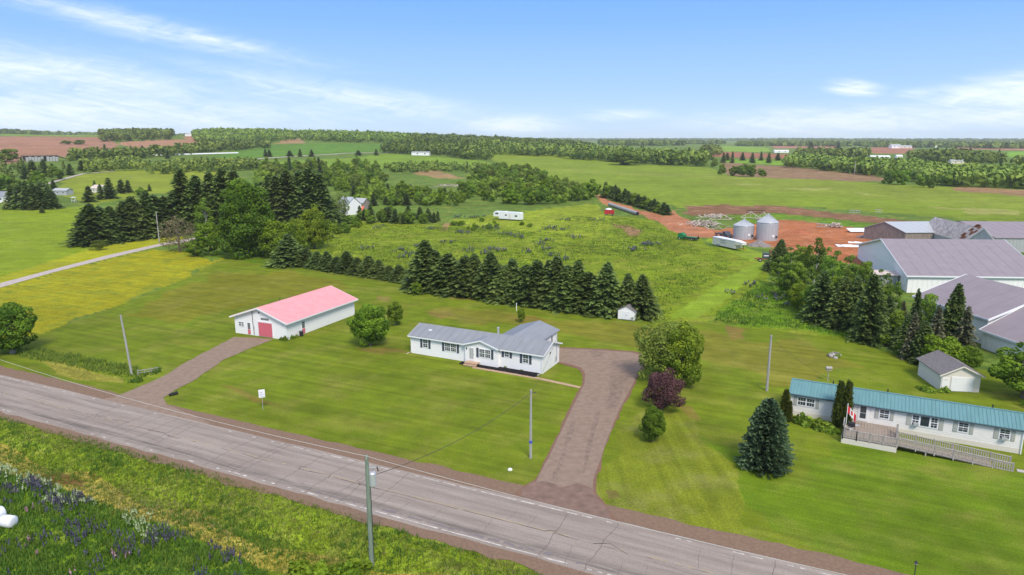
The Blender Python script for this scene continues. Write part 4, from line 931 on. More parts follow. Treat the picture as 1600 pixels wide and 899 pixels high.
# ---------------------------------------------------------------- grain bins
def bin_(x, yb, ye, yt, wpx, label):
    X_, Y_, H_ = top(x, yb, ye); dpt = Y_ * cp + HC * sp; rad = wpx / 2 / FPX * dpt; Y_ += rad
    v = (yt - 449.5) / FPX; HT = HC - Y_ * math.tan(PITCH + math.atan(v)); z = float(tz(X_, Y_))
    H_ = HC - (Y_ - rad) * math.tan(PITCH + math.atan((ye - 449.5) / FPX)); HT = min(HT, H_ + rad * .95)
    t = thing('grain_bin', label, 'grain bin', (X_, Y_, z), 0, 'grain bins in the farm yard')
    MB().lathe([(rad, -.2), (rad, .15), (rad * 1.0, .16)] + [q for i in range(9) for q in ((rad * 1.008, .16 + H_ * (i + .5) / 10), (rad, .16 + H_ * (i + 1) / 10))] + [(rad, H_)], M['metal'], 28).obj('shell', t)
    MB().lathe([(rad * 1.04, H_ - .02), (rad * 1.03, H_ + .05), (.35, HT - .15), (.35, HT + .1), (.05, HT + .3)], M['metal'], 28).obj('roof', t)
    b = MB()
    for i in range(28): a = 2 * math.pi * (i + .5) / 28; b.bar((math.cos(a) * rad * 1.02, math.sin(a) * rad * 1.02, H_ + .06), (math.cos(a) * .4, math.sin(a) * .4, HT - .1), .06, M['metal'], h=.08)
    b.obj('roof_ribs', t); b = MB()
    for i in range(20): a = 2 * math.pi * (i + .5) / 20; b.bar((math.cos(a) * rad * 1.012, math.sin(a) * rad * 1.012, 0), (math.cos(a) * rad * 1.012, math.sin(a) * rad * 1.012, H_), .07, M['metal'], h=.05)
    b.obj('stiffeners', t)
    a = -math.pi / 2 + .25; h_ = MB().lathe([(0, 0), (.42, 0), (.42, .12), (0, .12)], M['trim'], 12).obj('hatch', t)
    h_.location = (math.cos(a) * rad, math.sin(a) * rad, 1.6); h_.rotation_euler = (math.pi / 2, 0, a + math.pi / 2)
    box('access_door', t, .55 * rad, .55 * rad + .5, -.87 * rad - .12, -.80 * rad, .9, 1.6, M['dark'])
    return t
bin_(1166, 375, 354, 343, 31, 'smaller round metal grain bin, left one of the pair in the farm yard')
bin_(1203.5, 377, 349, 335, 32, 'taller round metal grain bin, right one of the pair in the farm yard')

# ---------------------------------------------------------------- plants: meshes
def quads(C_, U_, W_):
    """leaf quads from centres and two half-axes -> V, F"""
    n = len(C_); V_ = np.empty((n, 4, 3)); V_[:, 0] = C_ - U_ - W_; V_[:, 1] = C_ + U_ - W_; V_[:, 2] = C_ + U_ + W_; V_[:, 3] = C_ - U_ + W_
    return V_.reshape(-1, 3), np.arange(4 * n).reshape(-1, 4)
def unit(v): return v / (np.linalg.norm(v, axis=1, keepdims=True) + 1e-9)
def spruce_mesh(name, m, seed, H=10.0, Rr=2.6, step=.42, nb=9, segs=5, fat=1.0, droop=.28, lift=.0, pw=.85, gap=.12, bot=.04):
    """tiers of drooping boughs; each bough is a row of small sprays"""
    r = np.random.default_rng(seed); Cs = []; Us = []; Ws = []; T = []
    z = H * bot; k = 0
    while z < H * .985:
        f = z / H; rad = Rr * (1 - f) ** pw * (1 + .10 * math.sin(k * 1.9)) + .10
        n = max(4, int(nb * (.45 + .55 * rad / Rr) + .5)); a0 = r.uniform(0, 6.28)
        for j in range(n):
            if r.random() < gap: continue
            a = a0 + 2 * math.pi * j / n + r.normal() * .16; L = rad * r.uniform(.78, 1.14); zz = z + r.normal() * step * .3
            ns = max(2, int(segs * L / Rr + 1.5)); d = np.array([math.cos(a), math.sin(a), 0]); pr = np.array([-math.sin(a), math.cos(a), 0])
            for s_ in range(ns):
                u = (s_ + .75) / (ns + .3); p = d * L * u; h_ = zz + lift * L * u - droop * L * u * u + .08 * r.normal()
                wd = fat * (.42 * Rr / 2.6) * (1.15 - .65 * u) * r.uniform(.8, 1.25); ln = L / ns * .62 + .08
                for side in (-1, 1):
                    c = p + pr * side * wd * .55; c = np.array([c[0], c[1], h_ - .10 * wd])
                    dd = d + pr * side * .45; dd = dd / np.linalg.norm(dd); U = dd * ln; U[2] = -(droop * u * 1.2 - lift) * ln + r.normal() * .05
                    Wv = pr * side * wd * .55 + np.array([0, 0, -.42 * wd]) + r.normal(size=3) * .04
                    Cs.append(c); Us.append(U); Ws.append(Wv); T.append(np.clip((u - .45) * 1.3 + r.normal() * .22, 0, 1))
        z += step * (1.05 - .45 * f); k += 1
    for i in range(10): # leader
        Cs.append(np.array([0, 0, H * (.95 + .006 * i)])); Us.append(r.normal(size=3) * .05 * Rr / 2.6); Ws.append(np.array([0, 0, .2])); T.append(.5)
    V_, F_ = quads(np.array(Cs), np.array(Us), np.array(Ws))
    return np_mesh(name, V_, F_, [m], tone=np.repeat(T, 4))
def broad_mesh(name, m, seed, Rx=3.0, Rz=3.0, zc=4.0, lobes=34, per=150, leaf=.22, rough=.30, open_=0.0, flat=0.0, egg=0.0, core=.62):
    """crown: lobes of leaves set round an uneven ellipsoid, with gaps between them"""
    r = np.random.default_rng(seed); Cs = []; Us = []; Ws = []; T = []
    ph = np.arccos(1 - 2 * (np.arange(lobes) + .5) / lobes); th = np.pi * (1 + 5 ** .5) * np.arange(lobes)
    for i in range(lobes):
        if r.random() < open_: continue
        d = np.array([math.sin(ph[i]) * math.cos(th[i]), math.sin(ph[i]) * math.sin(th[i]), math.cos(ph[i])]) + r.normal(size=3) * .12
        q = r.uniform(core, .84) * (1 + rough * r.normal() * .35); k = 1 - egg * d[2]
        c = d * np.array([Rx * k, Rx * k, Rz]) * q; c[2] = max(c[2], -Rz * .9)
        lr = Rx * r.uniform(.24, .42) * (1 if lobes > 20 else 1.25); n = int(per * r.uniform(.75, 1.2) * (lr / (Rx * .33)) ** 2)
        s = unit(r.normal(size=(n, 3))); s = unit(s + d * .55); rr = lr * r.uniform(.72, 1.05, size=(n, 1))
        p = c + s * rr * np.array([1, 1, .8 - flat * .3])
        nn = unit(s * .8 + r.normal(size=(n, 3)) * .55 + np.array([0, 0, .35])); u = unit(np.cross(nn, r.normal(size=(n, 3)))); v = np.cross(nn, u)
        sz = leaf * r.uniform(.6, 1.25, size=(n, 1)); Cs.append(p); Us.append(u * sz * .62); Ws.append(v * sz * .5)
        T.append(np.clip(.35 + .25 * s[:, 2] + .22 * r.normal() + .18 * r.normal(size=n), 0, 1))  # tone rises towards the upper side of each lobe, plus random variation
    C_ = np.concatenate(Cs) + np.array([0, 0, zc]); V_, F_ = quads(C_, np.concatenate(Us), np.concatenate(Ws))
    return np_mesh(name, V_, F_, [m], tone=np.repeat(np.concatenate(T), 4))
def trunk_mesh(name, m, H, r0, forks=4, seed=0, spread=1.2, top_=.75, lean=0):
    b = MB(); r = random.Random(seed); hz = H * .42
    b.tube([(0, 0, -.3), (0, 0, .15), (lean * .3, 0, hz * .6), (lean, 0, hz), (lean * 1.2, .05, H * top_)], [r0 * 1.35, r0 * 1.05, r0 * .85, r0 * .7, r0 * .2], m, 8)
    for i in range(forks):
        a = 2 * math.pi * i / forks + r.uniform(-.4, .4); z = hz * r.uniform(.55, 1.1); L = spread * r.uniform(.7, 1.1)
        b.tube([(lean * z / hz, 0, z), (lean * z / hz + math.cos(a) * L * .5, math.sin(a) * L * .5, z + H * .12), (lean + math.cos(a) * L, math.sin(a) * L, z + H * .27)], [r0 * .5, r0 * .34, r0 * .1], m, 6)
    return b.mesh(name)
def bush_mesh(name, m, seed, R_=1.0, H=1.0, n=260, leaf=.12):
    r = np.random.default_rng(seed); s = unit(r.normal(size=(n, 3))); s[:, 2] = np.abs(s[:, 2]); lump = 1 + .25 * np.sin(s[:, :1] * 5 + seed) * np.cos(s[:, 1:2] * 6)
    p = s * lump * r.uniform(.55, 1.02, size=(n, 1)) * np.array([R_, R_, H]); nn = unit(s + r.normal(size=(n, 3)) * .6); u = unit(np.cross(nn, r.normal(size=(n, 3)))); v = np.cross(nn, u)
    sz = leaf * r.uniform(.6, 1.3, size=(n, 1)); V_, F_ = quads(p, u * sz, v * sz)
    return np_mesh(name, V_, F_, [m], tone=np.repeat(np.clip(.3 + .35 * s[:, 2] + .2 * r.normal(size=n), 0, 1), 4))  # tone rises towards the top of the bush
# a few of each kind; every tree of the place is a scaled, turned copy of one of them (unit sizes: height 10)
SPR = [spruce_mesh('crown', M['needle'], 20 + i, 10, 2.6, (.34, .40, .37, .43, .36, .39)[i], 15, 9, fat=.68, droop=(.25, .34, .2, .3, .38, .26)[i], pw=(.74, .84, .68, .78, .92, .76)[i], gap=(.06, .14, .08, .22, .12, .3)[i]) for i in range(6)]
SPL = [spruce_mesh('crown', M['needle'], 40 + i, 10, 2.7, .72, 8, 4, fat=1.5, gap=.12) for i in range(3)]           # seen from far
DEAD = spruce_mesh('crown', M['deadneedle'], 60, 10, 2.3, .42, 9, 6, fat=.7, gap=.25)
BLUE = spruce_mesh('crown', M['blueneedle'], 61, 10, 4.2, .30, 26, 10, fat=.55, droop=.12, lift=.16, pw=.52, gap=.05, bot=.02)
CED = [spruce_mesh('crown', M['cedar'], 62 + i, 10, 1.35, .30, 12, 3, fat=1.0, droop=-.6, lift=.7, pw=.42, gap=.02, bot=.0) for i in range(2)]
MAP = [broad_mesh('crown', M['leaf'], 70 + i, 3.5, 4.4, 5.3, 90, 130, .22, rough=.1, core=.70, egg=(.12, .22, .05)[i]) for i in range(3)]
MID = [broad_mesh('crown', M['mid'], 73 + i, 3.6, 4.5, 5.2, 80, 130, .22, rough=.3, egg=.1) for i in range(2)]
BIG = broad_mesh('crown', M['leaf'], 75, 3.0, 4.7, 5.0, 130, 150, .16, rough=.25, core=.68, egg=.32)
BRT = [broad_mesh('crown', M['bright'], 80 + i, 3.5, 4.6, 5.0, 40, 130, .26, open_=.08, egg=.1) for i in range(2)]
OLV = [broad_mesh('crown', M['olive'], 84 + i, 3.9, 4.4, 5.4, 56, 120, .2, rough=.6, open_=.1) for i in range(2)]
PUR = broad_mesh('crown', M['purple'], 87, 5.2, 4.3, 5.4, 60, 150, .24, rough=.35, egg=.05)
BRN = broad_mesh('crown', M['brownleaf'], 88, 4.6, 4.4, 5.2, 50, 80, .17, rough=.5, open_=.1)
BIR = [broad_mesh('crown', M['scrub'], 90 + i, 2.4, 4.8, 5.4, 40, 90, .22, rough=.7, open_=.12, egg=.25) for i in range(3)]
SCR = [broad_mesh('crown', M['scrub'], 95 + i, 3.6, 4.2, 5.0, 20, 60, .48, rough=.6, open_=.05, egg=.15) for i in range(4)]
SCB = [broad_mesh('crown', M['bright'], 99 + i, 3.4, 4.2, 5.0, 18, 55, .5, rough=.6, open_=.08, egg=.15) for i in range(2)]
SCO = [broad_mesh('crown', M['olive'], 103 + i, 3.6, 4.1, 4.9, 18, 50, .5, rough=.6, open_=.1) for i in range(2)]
TRK = trunk_mesh('trunk', M['bark'], 10, .28, 5, 1, 1.6); TRS = trunk_mesh('trunk', M['bark'], 10, .16, 0, 2, top_=.95); TRB = trunk_mesh('trunk', M['birchbark'], 10, .14, 4, 3, 1.1, .9, .3)
TRBIG = trunk_mesh('trunk', M['bark'], 10, .34, 6, 4, 1.8); TRW = trunk_mesh('trunk', mat('pale_bark', (.34, .29, .24), .95, .05, (4, .2)), 10, .42, 6, 5, 2.0)
KIND = {'mid': (MID, TRK, 'maple_tree', 'maple', 4.0), 'spruce': (SPR, TRS, 'spruce_tree', 'spruce', 1.85), 'dead': ([DEAD], TRS, 'spruce_tree', 'spruce', 2.3), 'blue': ([BLUE], TRS, 'spruce_tree', 'spruce', 3.7), 'cedar': (CED, TRS, 'cedar_tree', 'cedar', 1.6),
        'maple': (MAP, TRK, 'maple_tree', 'maple', 3.9), 'big': ([BIG], TRBIG, 'maple_tree', 'maple', 3.9), 'bright': (BRT, TRK, 'leafy_tree', 'tree', 4.0), 'olive': (OLV, TRK, 'leafy_tree', 'tree', 4.7), 'purple': ([PUR], TRK, 'maple_tree', 'maple', 6.1),
        'brown': ([BRN], TRK, 'bare_tree', 'tree', 5.4), 'birch': (BIR, TRB, 'birch_tree', 'birch', 3.0),
        'fspruce': (SPL, None, 'spruce_tree', 'spruce', 2.2), 'scrub': (SCR, None, 'young_tree', 'tree', 4.2), 'scrubb': (SCB, None, 'young_tree', 'tree', 4.0), 'scrubo': (SCO, None, 'young_tree', 'tree', 4.2)}
_ct = {}
def plant(kd, x, y, H, Wd, label, group=None, rot=None, tr=None):
    ms, tk, nm, cat, r0 = KIND[kd]; i = _ct.get(kd, 0); _ct[kd] = i + 1
    z = float(tz(x, y)); rot = random.uniform(0, 6.28) if rot is None else rot; s = H / 10; sw = (Wd / 2) / r0 if Wd else s
    if tk is None and not tr:
        o = put(ms[i % len(ms)], nm, None, (x, y, z - .05), rot, (sw, sw, s)); return tag(o, label, cat, group)
    t = thing(nm, label, cat, (x, y, z), rot, group)
    if kd == 'spruce': t.rotation_euler = (R(random.gauss(0, 1.3)), R(random.gauss(0, 1.3)), rot)
    put(ms[i % len(ms)], 'crown', t, (0, 0, 0), None, (sw, sw, s)); put(tr or tk, 'trunk', t, (0, 0, 0), None, (min(sw, s) * 1.05, min(sw, s) * 1.05, s))
    return t
def ptree(kd, px, yb, yt, wpx, label, group=None, dy=0):
    """tree whose foot is seen at (px, yb), top at yt, crown wpx wide"""
    x, y, H = top(px, yb, yt); dpt = y * cp + (HC - float(tz(x, y))) * sp
    Wd = wpx / FPX * dpt; H = max(H, .5)
    if kd == 'birch' or kd == 'maple': pass
    return plant(kd, x, y, H, Wd, label, group)
ORD = ['first', 'second', 'third', 'fourth', 'fifth', 'sixth', 'seventh', 'eighth', 'ninth', 'tenth', 'eleventh', 'twelfth', 'thirteenth', 'fourteenth', 'fifteenth', 'sixteenth', 'seventeenth', 'eighteenth', 'nineteenth', 'twentieth', 'twenty-first', 'twenty-second', 'twenty-third', 'twenty-fourth', 'twenty-fifth']
# tall spruce hedge behind the bungalow
hx = [668, 683, 700, 724, 743, 770, 789, 804, 822, 838, 855, 870, 886, 900, 922, 946, 978, 1000]
ht = [380, 388, 393, 399, 398, 398, 408, 402, 412, 406, 409, 405, 410, 404, 424, 411, 430, 424]
for i, (x, yt) in enumerate(zip(hx, ht)):
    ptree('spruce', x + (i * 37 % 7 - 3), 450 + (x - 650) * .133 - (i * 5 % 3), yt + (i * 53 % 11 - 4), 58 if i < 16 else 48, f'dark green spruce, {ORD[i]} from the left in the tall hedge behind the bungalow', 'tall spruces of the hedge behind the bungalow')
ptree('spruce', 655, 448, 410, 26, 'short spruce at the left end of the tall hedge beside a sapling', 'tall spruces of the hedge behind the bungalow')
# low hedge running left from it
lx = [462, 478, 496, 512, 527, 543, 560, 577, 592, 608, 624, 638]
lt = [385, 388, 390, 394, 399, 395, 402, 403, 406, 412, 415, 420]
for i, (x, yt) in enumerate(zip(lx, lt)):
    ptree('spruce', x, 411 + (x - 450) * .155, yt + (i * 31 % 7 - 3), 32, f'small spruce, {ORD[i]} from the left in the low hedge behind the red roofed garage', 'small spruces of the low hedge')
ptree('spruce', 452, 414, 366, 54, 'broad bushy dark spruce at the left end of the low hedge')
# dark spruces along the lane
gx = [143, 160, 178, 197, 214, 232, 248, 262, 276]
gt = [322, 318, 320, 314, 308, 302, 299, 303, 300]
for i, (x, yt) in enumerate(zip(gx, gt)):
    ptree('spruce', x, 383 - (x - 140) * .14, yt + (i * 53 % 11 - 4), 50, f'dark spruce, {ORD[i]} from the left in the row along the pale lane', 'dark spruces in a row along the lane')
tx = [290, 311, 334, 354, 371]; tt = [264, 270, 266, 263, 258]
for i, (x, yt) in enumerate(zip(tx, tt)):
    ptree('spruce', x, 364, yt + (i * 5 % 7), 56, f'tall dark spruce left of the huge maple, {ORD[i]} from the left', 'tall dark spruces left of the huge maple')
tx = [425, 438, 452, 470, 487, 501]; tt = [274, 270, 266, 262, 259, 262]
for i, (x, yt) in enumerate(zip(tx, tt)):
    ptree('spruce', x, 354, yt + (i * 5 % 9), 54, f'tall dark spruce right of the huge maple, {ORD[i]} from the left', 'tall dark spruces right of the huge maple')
ptree('big', 388, 401, 279, 98, 'huge dark green maple in the middle of the left grove')
ptree('bright', 330, 399, 345, 50, 'lime green leafy tree just left of the huge maple')
ptree('bright', 306, 401, 372, 30, 'low lime green bush at the foot of the lime green tree')
ptree('birch', 322, 372, 309, 34, 'slim pale green tree between dark spruces left of the grey spire')
ptree('brown', 281, 394, 338, 62, 'brown half bare bushy tree over the end of the pale lane')
ptree('bright', 431, 404, 342, 52, 'bright green rounded tree right of the huge maple')
ptree('mid', 466, 396, 338, 34, 'mid green tree right of the bright rounded tree in the grove')
ptree('mid', 492, 389, 322, 46, 'mid green leafy tree at the right edge of the left grove')
ptree('olive', 530, 350, 306, 36, 'olive green tree beside the white farmhouse in the grove', None)
ptree('bright', 508, 374, 340, 34, 'light green bushy tree below the white farmhouse')
ptree('olive', 155, 391, 376, 24, 'small yellowish bush at the left foot of the dark spruce row')
# trees of the garden
ptree('maple', 579, 541, 474, 57, 'round dense dark green maple between the garage and the bungalow')
ptree('bright', 619, 509, 470, 29, 'small bright green tree behind the round maple')
ptree('bright', 652, 461, 439, 16, 'bright green sapling at the left end of the tall hedge')
ptree('bright', 814, 504, 480, 14, 'thin green sapling behind the bungalow near a white post')
ptree('olive', 1030, 594, 502, 92, 'olive loose crowned tree beside the top of the wide drive')
ptree('mid', 1062, 602, 499, 66, 'fresh green maple behind the purple maple')
ptree('purple', 1035, 640, 581, 67, 'low round purple leaved maple on the right lawn')
ptree('maple', 1020, 689, 634, 37, 'small young maple with a short pale trunk in front of the purple maple')
ptree('blue', 1195, 731, 624, 70, 'stout blue green spruce alone on the right lawn')
x, y, H = top(20, 552, 474); plant('maple', x, y, H, 7.2, 'dark green tree with pale forked trunk at the left edge by the road', tr=TRW)
ptree('cedar', 1308, 668, 598, 21, 'left one of the two tall columnar cedars against the mobile home'); ptree('cedar', 1320, 670, 598, 19, 'right one of the two tall columnar cedars against the mobile home')
ptree('cedar', 1225, 656, 610, 17, 'short dark cedar at the left corner of the mobile home'); ptree('cedar', 1232, 660, 628, 12, 'smallest cedar at the left corner of the mobile home')
ptree('bright', 1597, 622, 532, 98, 'light green leafy tree cut by the right edge beside the shingled garage')
# right grove
RG = [('spruce', 1217, 424, 374, 40, 'dark spruce at the upper left end of the right grove'), ('birch', 1236, 432, 384, 30, 'green birch right of the upper left spruce of the right grove'), ('birch', 1252, 440, 380, 34, 'leafy birch in the upper left of the right grove'),
      ('birch', 1271, 447, 371, 36, 'tallest birch in the left part of the right grove'), ('birch', 1297, 458, 389, 36, 'bright birch in the middle of the right grove'), ('birch', 1240, 468, 404, 40, 'broad green birch on the left edge of the right grove'),
      ('birch', 1262, 478, 418, 36, 'birch in front on the left edge of the right grove'), ('birch', 1322, 468, 400, 34, 'pale trunked birch in front of the tin shed'), ('birch', 1347, 476, 402, 34, 'thin birch left of the tin shed'),
      ('birch', 1318, 486, 420, 40, 'birch behind the dark spruces of the right grove'), ('spruce', 1283, 502, 424, 50, 'big dark spruce at the left front of the right grove'), ('spruce', 1311, 511, 432, 44, 'dark spruce right of the big front spruce in the right grove'),
      ('spruce', 1337, 516, 432, 42, 'dark spruce in the middle front of the right grove'), ('spruce', 1357, 534, 428, 46, 'tall brownish spruce at the centre of the right grove'), ('spruce', 1384, 520, 462, 36, 'short dark spruce right of the tall brownish one'),
      ('birch', 1375, 486, 424, 32, 'yellow green birch in front of the largest white barn'), ('spruce', 1416, 546, 492, 44, 'dark low spruce in the right part of the right grove'), ('spruce', 1427, 534, 452, 24, 'narrow thin spruce standing before the lilac roof'),
      ('birch', 1444, 530, 452, 34, 'sparse birch before the lilac roof'), ('spruce', 1482, 542, 443, 40, 'tall spruce whose top stands against the lilac roof'), ('dead', 1458, 556, 476, 40, 'brown dying spruce in the right part of the grove'),
      ('dead', 1502, 562, 478, 48, 'greyish dying spruce nearest the white barn wall'), ('dead', 1422, 562, 486, 36, 'brown thinning spruce left of the broad light green bush'), ('dead', 1408, 510, 470, 26, 'thin brown dying spruce in the gap of the grove'), ('spruce', 1440, 566, 502, 42, 'dark spruce at the foot of the brown dying spruce'), ('bright', 1474, 578, 524, 66, 'broad light green bushy tree behind the shingled garage'),
      ('maple', 1510, 580, 540, 40, 'dark green bush between the shingled garage and the white barn'), ('bright', 1379, 540, 520, 22, 'small green bush at the front edge of the right grove'), ('bright', 1410, 556, 534, 30, 'green bush left of the broad light green bushy tree'), ('birch', 1395, 500, 440, 30, 'small birch beside the tin shed'), ('spruce', 1330, 452, 412, 28, 'small spruce behind the birches near the red yard')]
RG += [('birch', 1216, 447, 402, 34, 'low green birch at the lower left edge of the right grove'), ('bright', 1229, 462, 424, 30, 'light green bushy tree at the left edge of the right grove'), ('mid', 1246, 484, 440, 34, 'fresh green tree left of the big front spruce'), ('birch', 1262, 494, 440, 32, 'leafy young birch touching the big front spruce'), ('birch', 1285, 440, 392, 34, 'birch at the back of the right grove near the red yard'), ('mid', 1300, 478, 428, 36, 'fresh green tree above the dark front spruces'), ('birch', 1364, 510, 452, 34, 'loose green birch beside the tall brownish spruce'), ('birch', 1398, 530, 480, 32, 'pale green birch in the gap of the grove')]
for a in RG: ptree(*a[:5], a[5], 'trees of the right grove')
# scattered trees of the upper left fields
UL = [('fspruce', x, 328 - abs(x - 48) * .05, t_, 26, f'dark spruce of the clump in the upper left field, {ORD[i]} from the left', 'spruces of the upper left clump') for i, (x, t_) in enumerate(((20, 290), (32, 286), (44, 283), (55, 285), (66, 284), (78, 291), (84, 298)))]
UL += [('fspruce', 66, 333, 322, 9, 'tiny spruce in the grass before the upper left clump', None), ('fspruce', 140, 316, 291, 22, 'left broad spruce of the small group right of the clump', None), ('fspruce', 158, 312, 288, 16, 'middle spruce of the small group right of the clump', None), ('fspruce', 172, 311, 278, 24, 'tallest spruce of the small group right of the clump', None),
       ('fspruce', 190, 302, 281, 20, 'right spruce of the small group right of the clump', None), ('fspruce', 201, 301, 282, 16, 'last spruce at the right end of the small group', None), ('fspruce', 149, 300, 282, 10, 'small spruce behind the small group', None), ('fspruce', 234, 299, 288, 8, 'lone tiny spruce right of the small group', None), ('scrub', 220, 308, 292, 16, 'thin shrub right of the small spruce group', None),
       ('scrubb', 90, 281, 260, 24, 'lime green round tree in the upper left', None), ('scrubb', 62, 292, 268, 24, 'yellow green tree behind the upper left clump', None), ('fspruce', 70, 276, 249, 20, 'dark conifer above the yellow green tree', None), ('fspruce', 52, 276, 250, 22, 'dark conifer left of the pair in the upper left', None), ('fspruce', 110, 274, 256, 16, 'dark conifer right of the lime green round tree', None), ('fspruce', 40, 280, 260, 18, 'low dark conifer at the upper left', None),
       ('fspruce', 84, 296, 280, 12, 'dark slim conifer beside the upper left clump', None), ('fspruce', 128, 267, 251, 16, 'dark conifer at the left end of the upper tree line', None), ('scrub', 15, 253, 231, 28, 'dark bushy tree beside the grey machine shed', None), ('scrub', 0, 300, 270, 40, 'green tree at the left edge above the clump', None), ('scrub', 22, 300, 276, 24, 'green tree behind the left end of the clump', None),
       ('fspruce', 165, 245, 225, 9, 'slim conifer on the edge of the ploughed field', None), ('scrub', 105, 226, 219, 14, 'left round tree on the ploughed field', None), ('scrub', 125, 226, 218, 16, 'right round tree on the ploughed field', None), ('fspruce', 262, 248, 235, 9, 'small conifer before the long white strip', None)]
for i, x in enumerate((415, 421, 453, 469, 487, 560, 588)): UL.append(('fspruce', x, 245 - (x > 500) * 2, 233 + (i % 3), 9 + 2 * (i % 3), f'small conifer, {ORD[i]} from the left along the far road', 'small conifers along the far road'))
for a in UL: ptree(*a)
# far single trees at the right
FR = [('scrub', 1128, 274, 255, 14, 'small tree at the left end of the far field edge', None), ('scrub', 1146, 275, 258, 14, 'second small tree on the far field edge', None), ('scrub', 1160, 276, 255, 22, 'broad tree on the edge of the brown far field', None), ('scrub', 1172, 276, 256, 18, 'right one of the broad trees on the brown field edge', None), ('scrub', 1190, 277, 262, 14, 'separate round tree right of the broad ones', None),
      ('scrub', 1388, 287, 264, 17, 'left umbrella shaped tree of the three on the far hay field', None), ('scrub', 1401, 289, 263, 20, 'middle umbrella shaped tree of the three on the far hay field', None), ('scrub', 1412, 289, 264, 18, 'right umbrella shaped tree of the three on the far hay field', None), ('scrub', 1438, 293, 273, 15, 'first of two lone trees before the far wood', None), ('scrub', 1453, 294, 278, 13, 'second of two lone trees before the far wood', None), ('scrub', 1380, 288, 280, 7, 'little round bush left of the umbrella shaped trees', None),
      ('scrub', 975, 258, 236, 46, 'big round tree clump in front of the far wood', None), ('scrub', 1116, 262, 247, 12, 'small tree right of the far wood end', None), ('scrub', 1112, 250, 244, 9, 'small round tree by the red far field', None)]
for a in FR: ptree(*a)
for i, x in enumerate((1100, 1130, 1136, 1144, 1160, 1175, 1189, 1201, 1215)): ptree('fspruce', x, 251 + (i % 2) * 4, 237 + (i % 3), 8 + (i % 3) * 2, f'far conifer, {ORD[i]} from the left before the red far fields', 'far conifers before the red fields')
for i, x in enumerate((1265, 1268, 1310, 1420, 1438, 1452)): ptree('fspruce', x, 232 - (i > 2) * 1, 222, 8, f'far conifer near the horizon, {ORD[i]} from the left', 'far conifers near the horizon')

# ---------------------------------------------------------------- thickets (each young tree its own object)
def scatter(poly, n, kinds, hr, wr, label, group, seed, mind=1.2):
    P = GP(poly) if len(poly) < 30 else poly; r = random.Random(seed); A = np.array(P); got = []; tries = 0
    xm = np.quantile(A[:, 0], [.34, .66]); ADJ = {'scrub': 'green', 'scrubb': 'lime', 'scrubo': 'olive', 'fspruce': 'conical'}
    while len(got) < n and tries < n * 60:
        tries += 1; x = r.uniform(A[:, 0].min(), A[:, 0].max()); y = r.uniform(A[:, 1].min(), A[:, 1].max())
        if not inside(P, np.array([x]), np.array([y]))[0]: continue
        if any((x - a) ** 2 + (y - b) ** 2 < mind ** 2 for a, b in got): continue
        got.append((x, y)); H = r.uniform(*hr); kd = r.choice(kinds); k = (H - hr[0]) / (hr[1] - hr[0])
        third = 'left' if x < xm[0] else ('right' if x > xm[1] else 'middle')
        plant(kd, x, y, H, H * r.uniform(*wr), f"{'short' if k < .4 else 'tall'} {ADJ[kd]} {label} {third} of {group[0]}", group[1])
    return got
MX = ['scrub', 'scrub', 'scrub', 'scrubb', 'scrubo', 'fspruce']
MX = ['scrub', 'scrub', 'scrub', 'scrubb', 'scrubo', 'fspruce']
scatter([(716, 292), (745, 268), (790, 266), (840, 274), (858, 288), (895, 290), (925, 296), (930, 313), (900, 318), (850, 322), (800, 320), (755, 314), (720, 310)], 110, ['scrub', 'scrub', 'scrub', 'scrubb', 'scrubo'], (5.5, 9.5), (.62, .95), 'young tree in the', ('the thicket above the camper', 'young trees of the thicket above the camper'), 1, 2.6)
scatter([(552, 305), (620, 300), (690, 306), (720, 312), (725, 323), (640, 322), (560, 322)], 48, MX, (4, 7), (.6, 1), 'young tree in the', ('the scrub belt left of the camper', 'young trees of the scrub belt left of the camper'), 2, 2.6)
scatter([(505, 268), (560, 258), (596, 270), (602, 290), (590, 300), (545, 304), (508, 292)], 40, ['scrub', 'scrubb', 'scrubo'], (6, 10), (.55, .9), 'young tree in the', ('the thicket behind the left grove', 'young trees behind the left grove'), 3, 3.4)
scatter([(395, 266), (505, 262), (512, 292), (480, 300), (400, 290)], 34, ['scrub', 'scrubb', 'scrubo', 'fspruce'], (7, 12), (.55, .9), 'tree in the', ('the wood just behind the tall grove spruces', 'leafy trees behind the tall grove spruces'), 4, 4)
scatter([(565, 338), (690, 344), (688, 352), (600, 350), (560, 345)], 28, ['fspruce', 'scrub', 'fspruce', 'scrub'], (3.5, 6), (.65, .95), 'tree in the', ('the row between farmhouse and camper', 'small trees between the farmhouse and the camper'), 8, 2.2)
scatter([(505, 362), (560, 345), (600, 352), (560, 362), (520, 372)], 14, ['scrubb', 'scrub'], (2, 4), (.8, 1.2), 'shrub in the', ('the slope below the farmhouse', 'shrubs below the farmhouse'), 9, 2)
scatter([(700, 352), (760, 346), (830, 348), (835, 356), (720, 362)], 16, ['scrub', 'scrubb'], (.9, 2.2), (1, 1.6), 'shrub in the', ('the weeds before the camper', 'low shrubs before the camper'), 10, 1.6)
for i in range(20):
    f = i / 19; x = 946 + 96 * f; yb = 309 + 27 * f; ptree(('fspruce', 'scrub', 'fspruce', 'fspruce')[i % 4], x, yb, yb - 25 + 7 * f + (i % 3) * 2, 18, f'dark bushy spruce in the short hedge beside the red track, {ORD[i]} from its far end', 'bushy spruces of the hedge beside the red track')
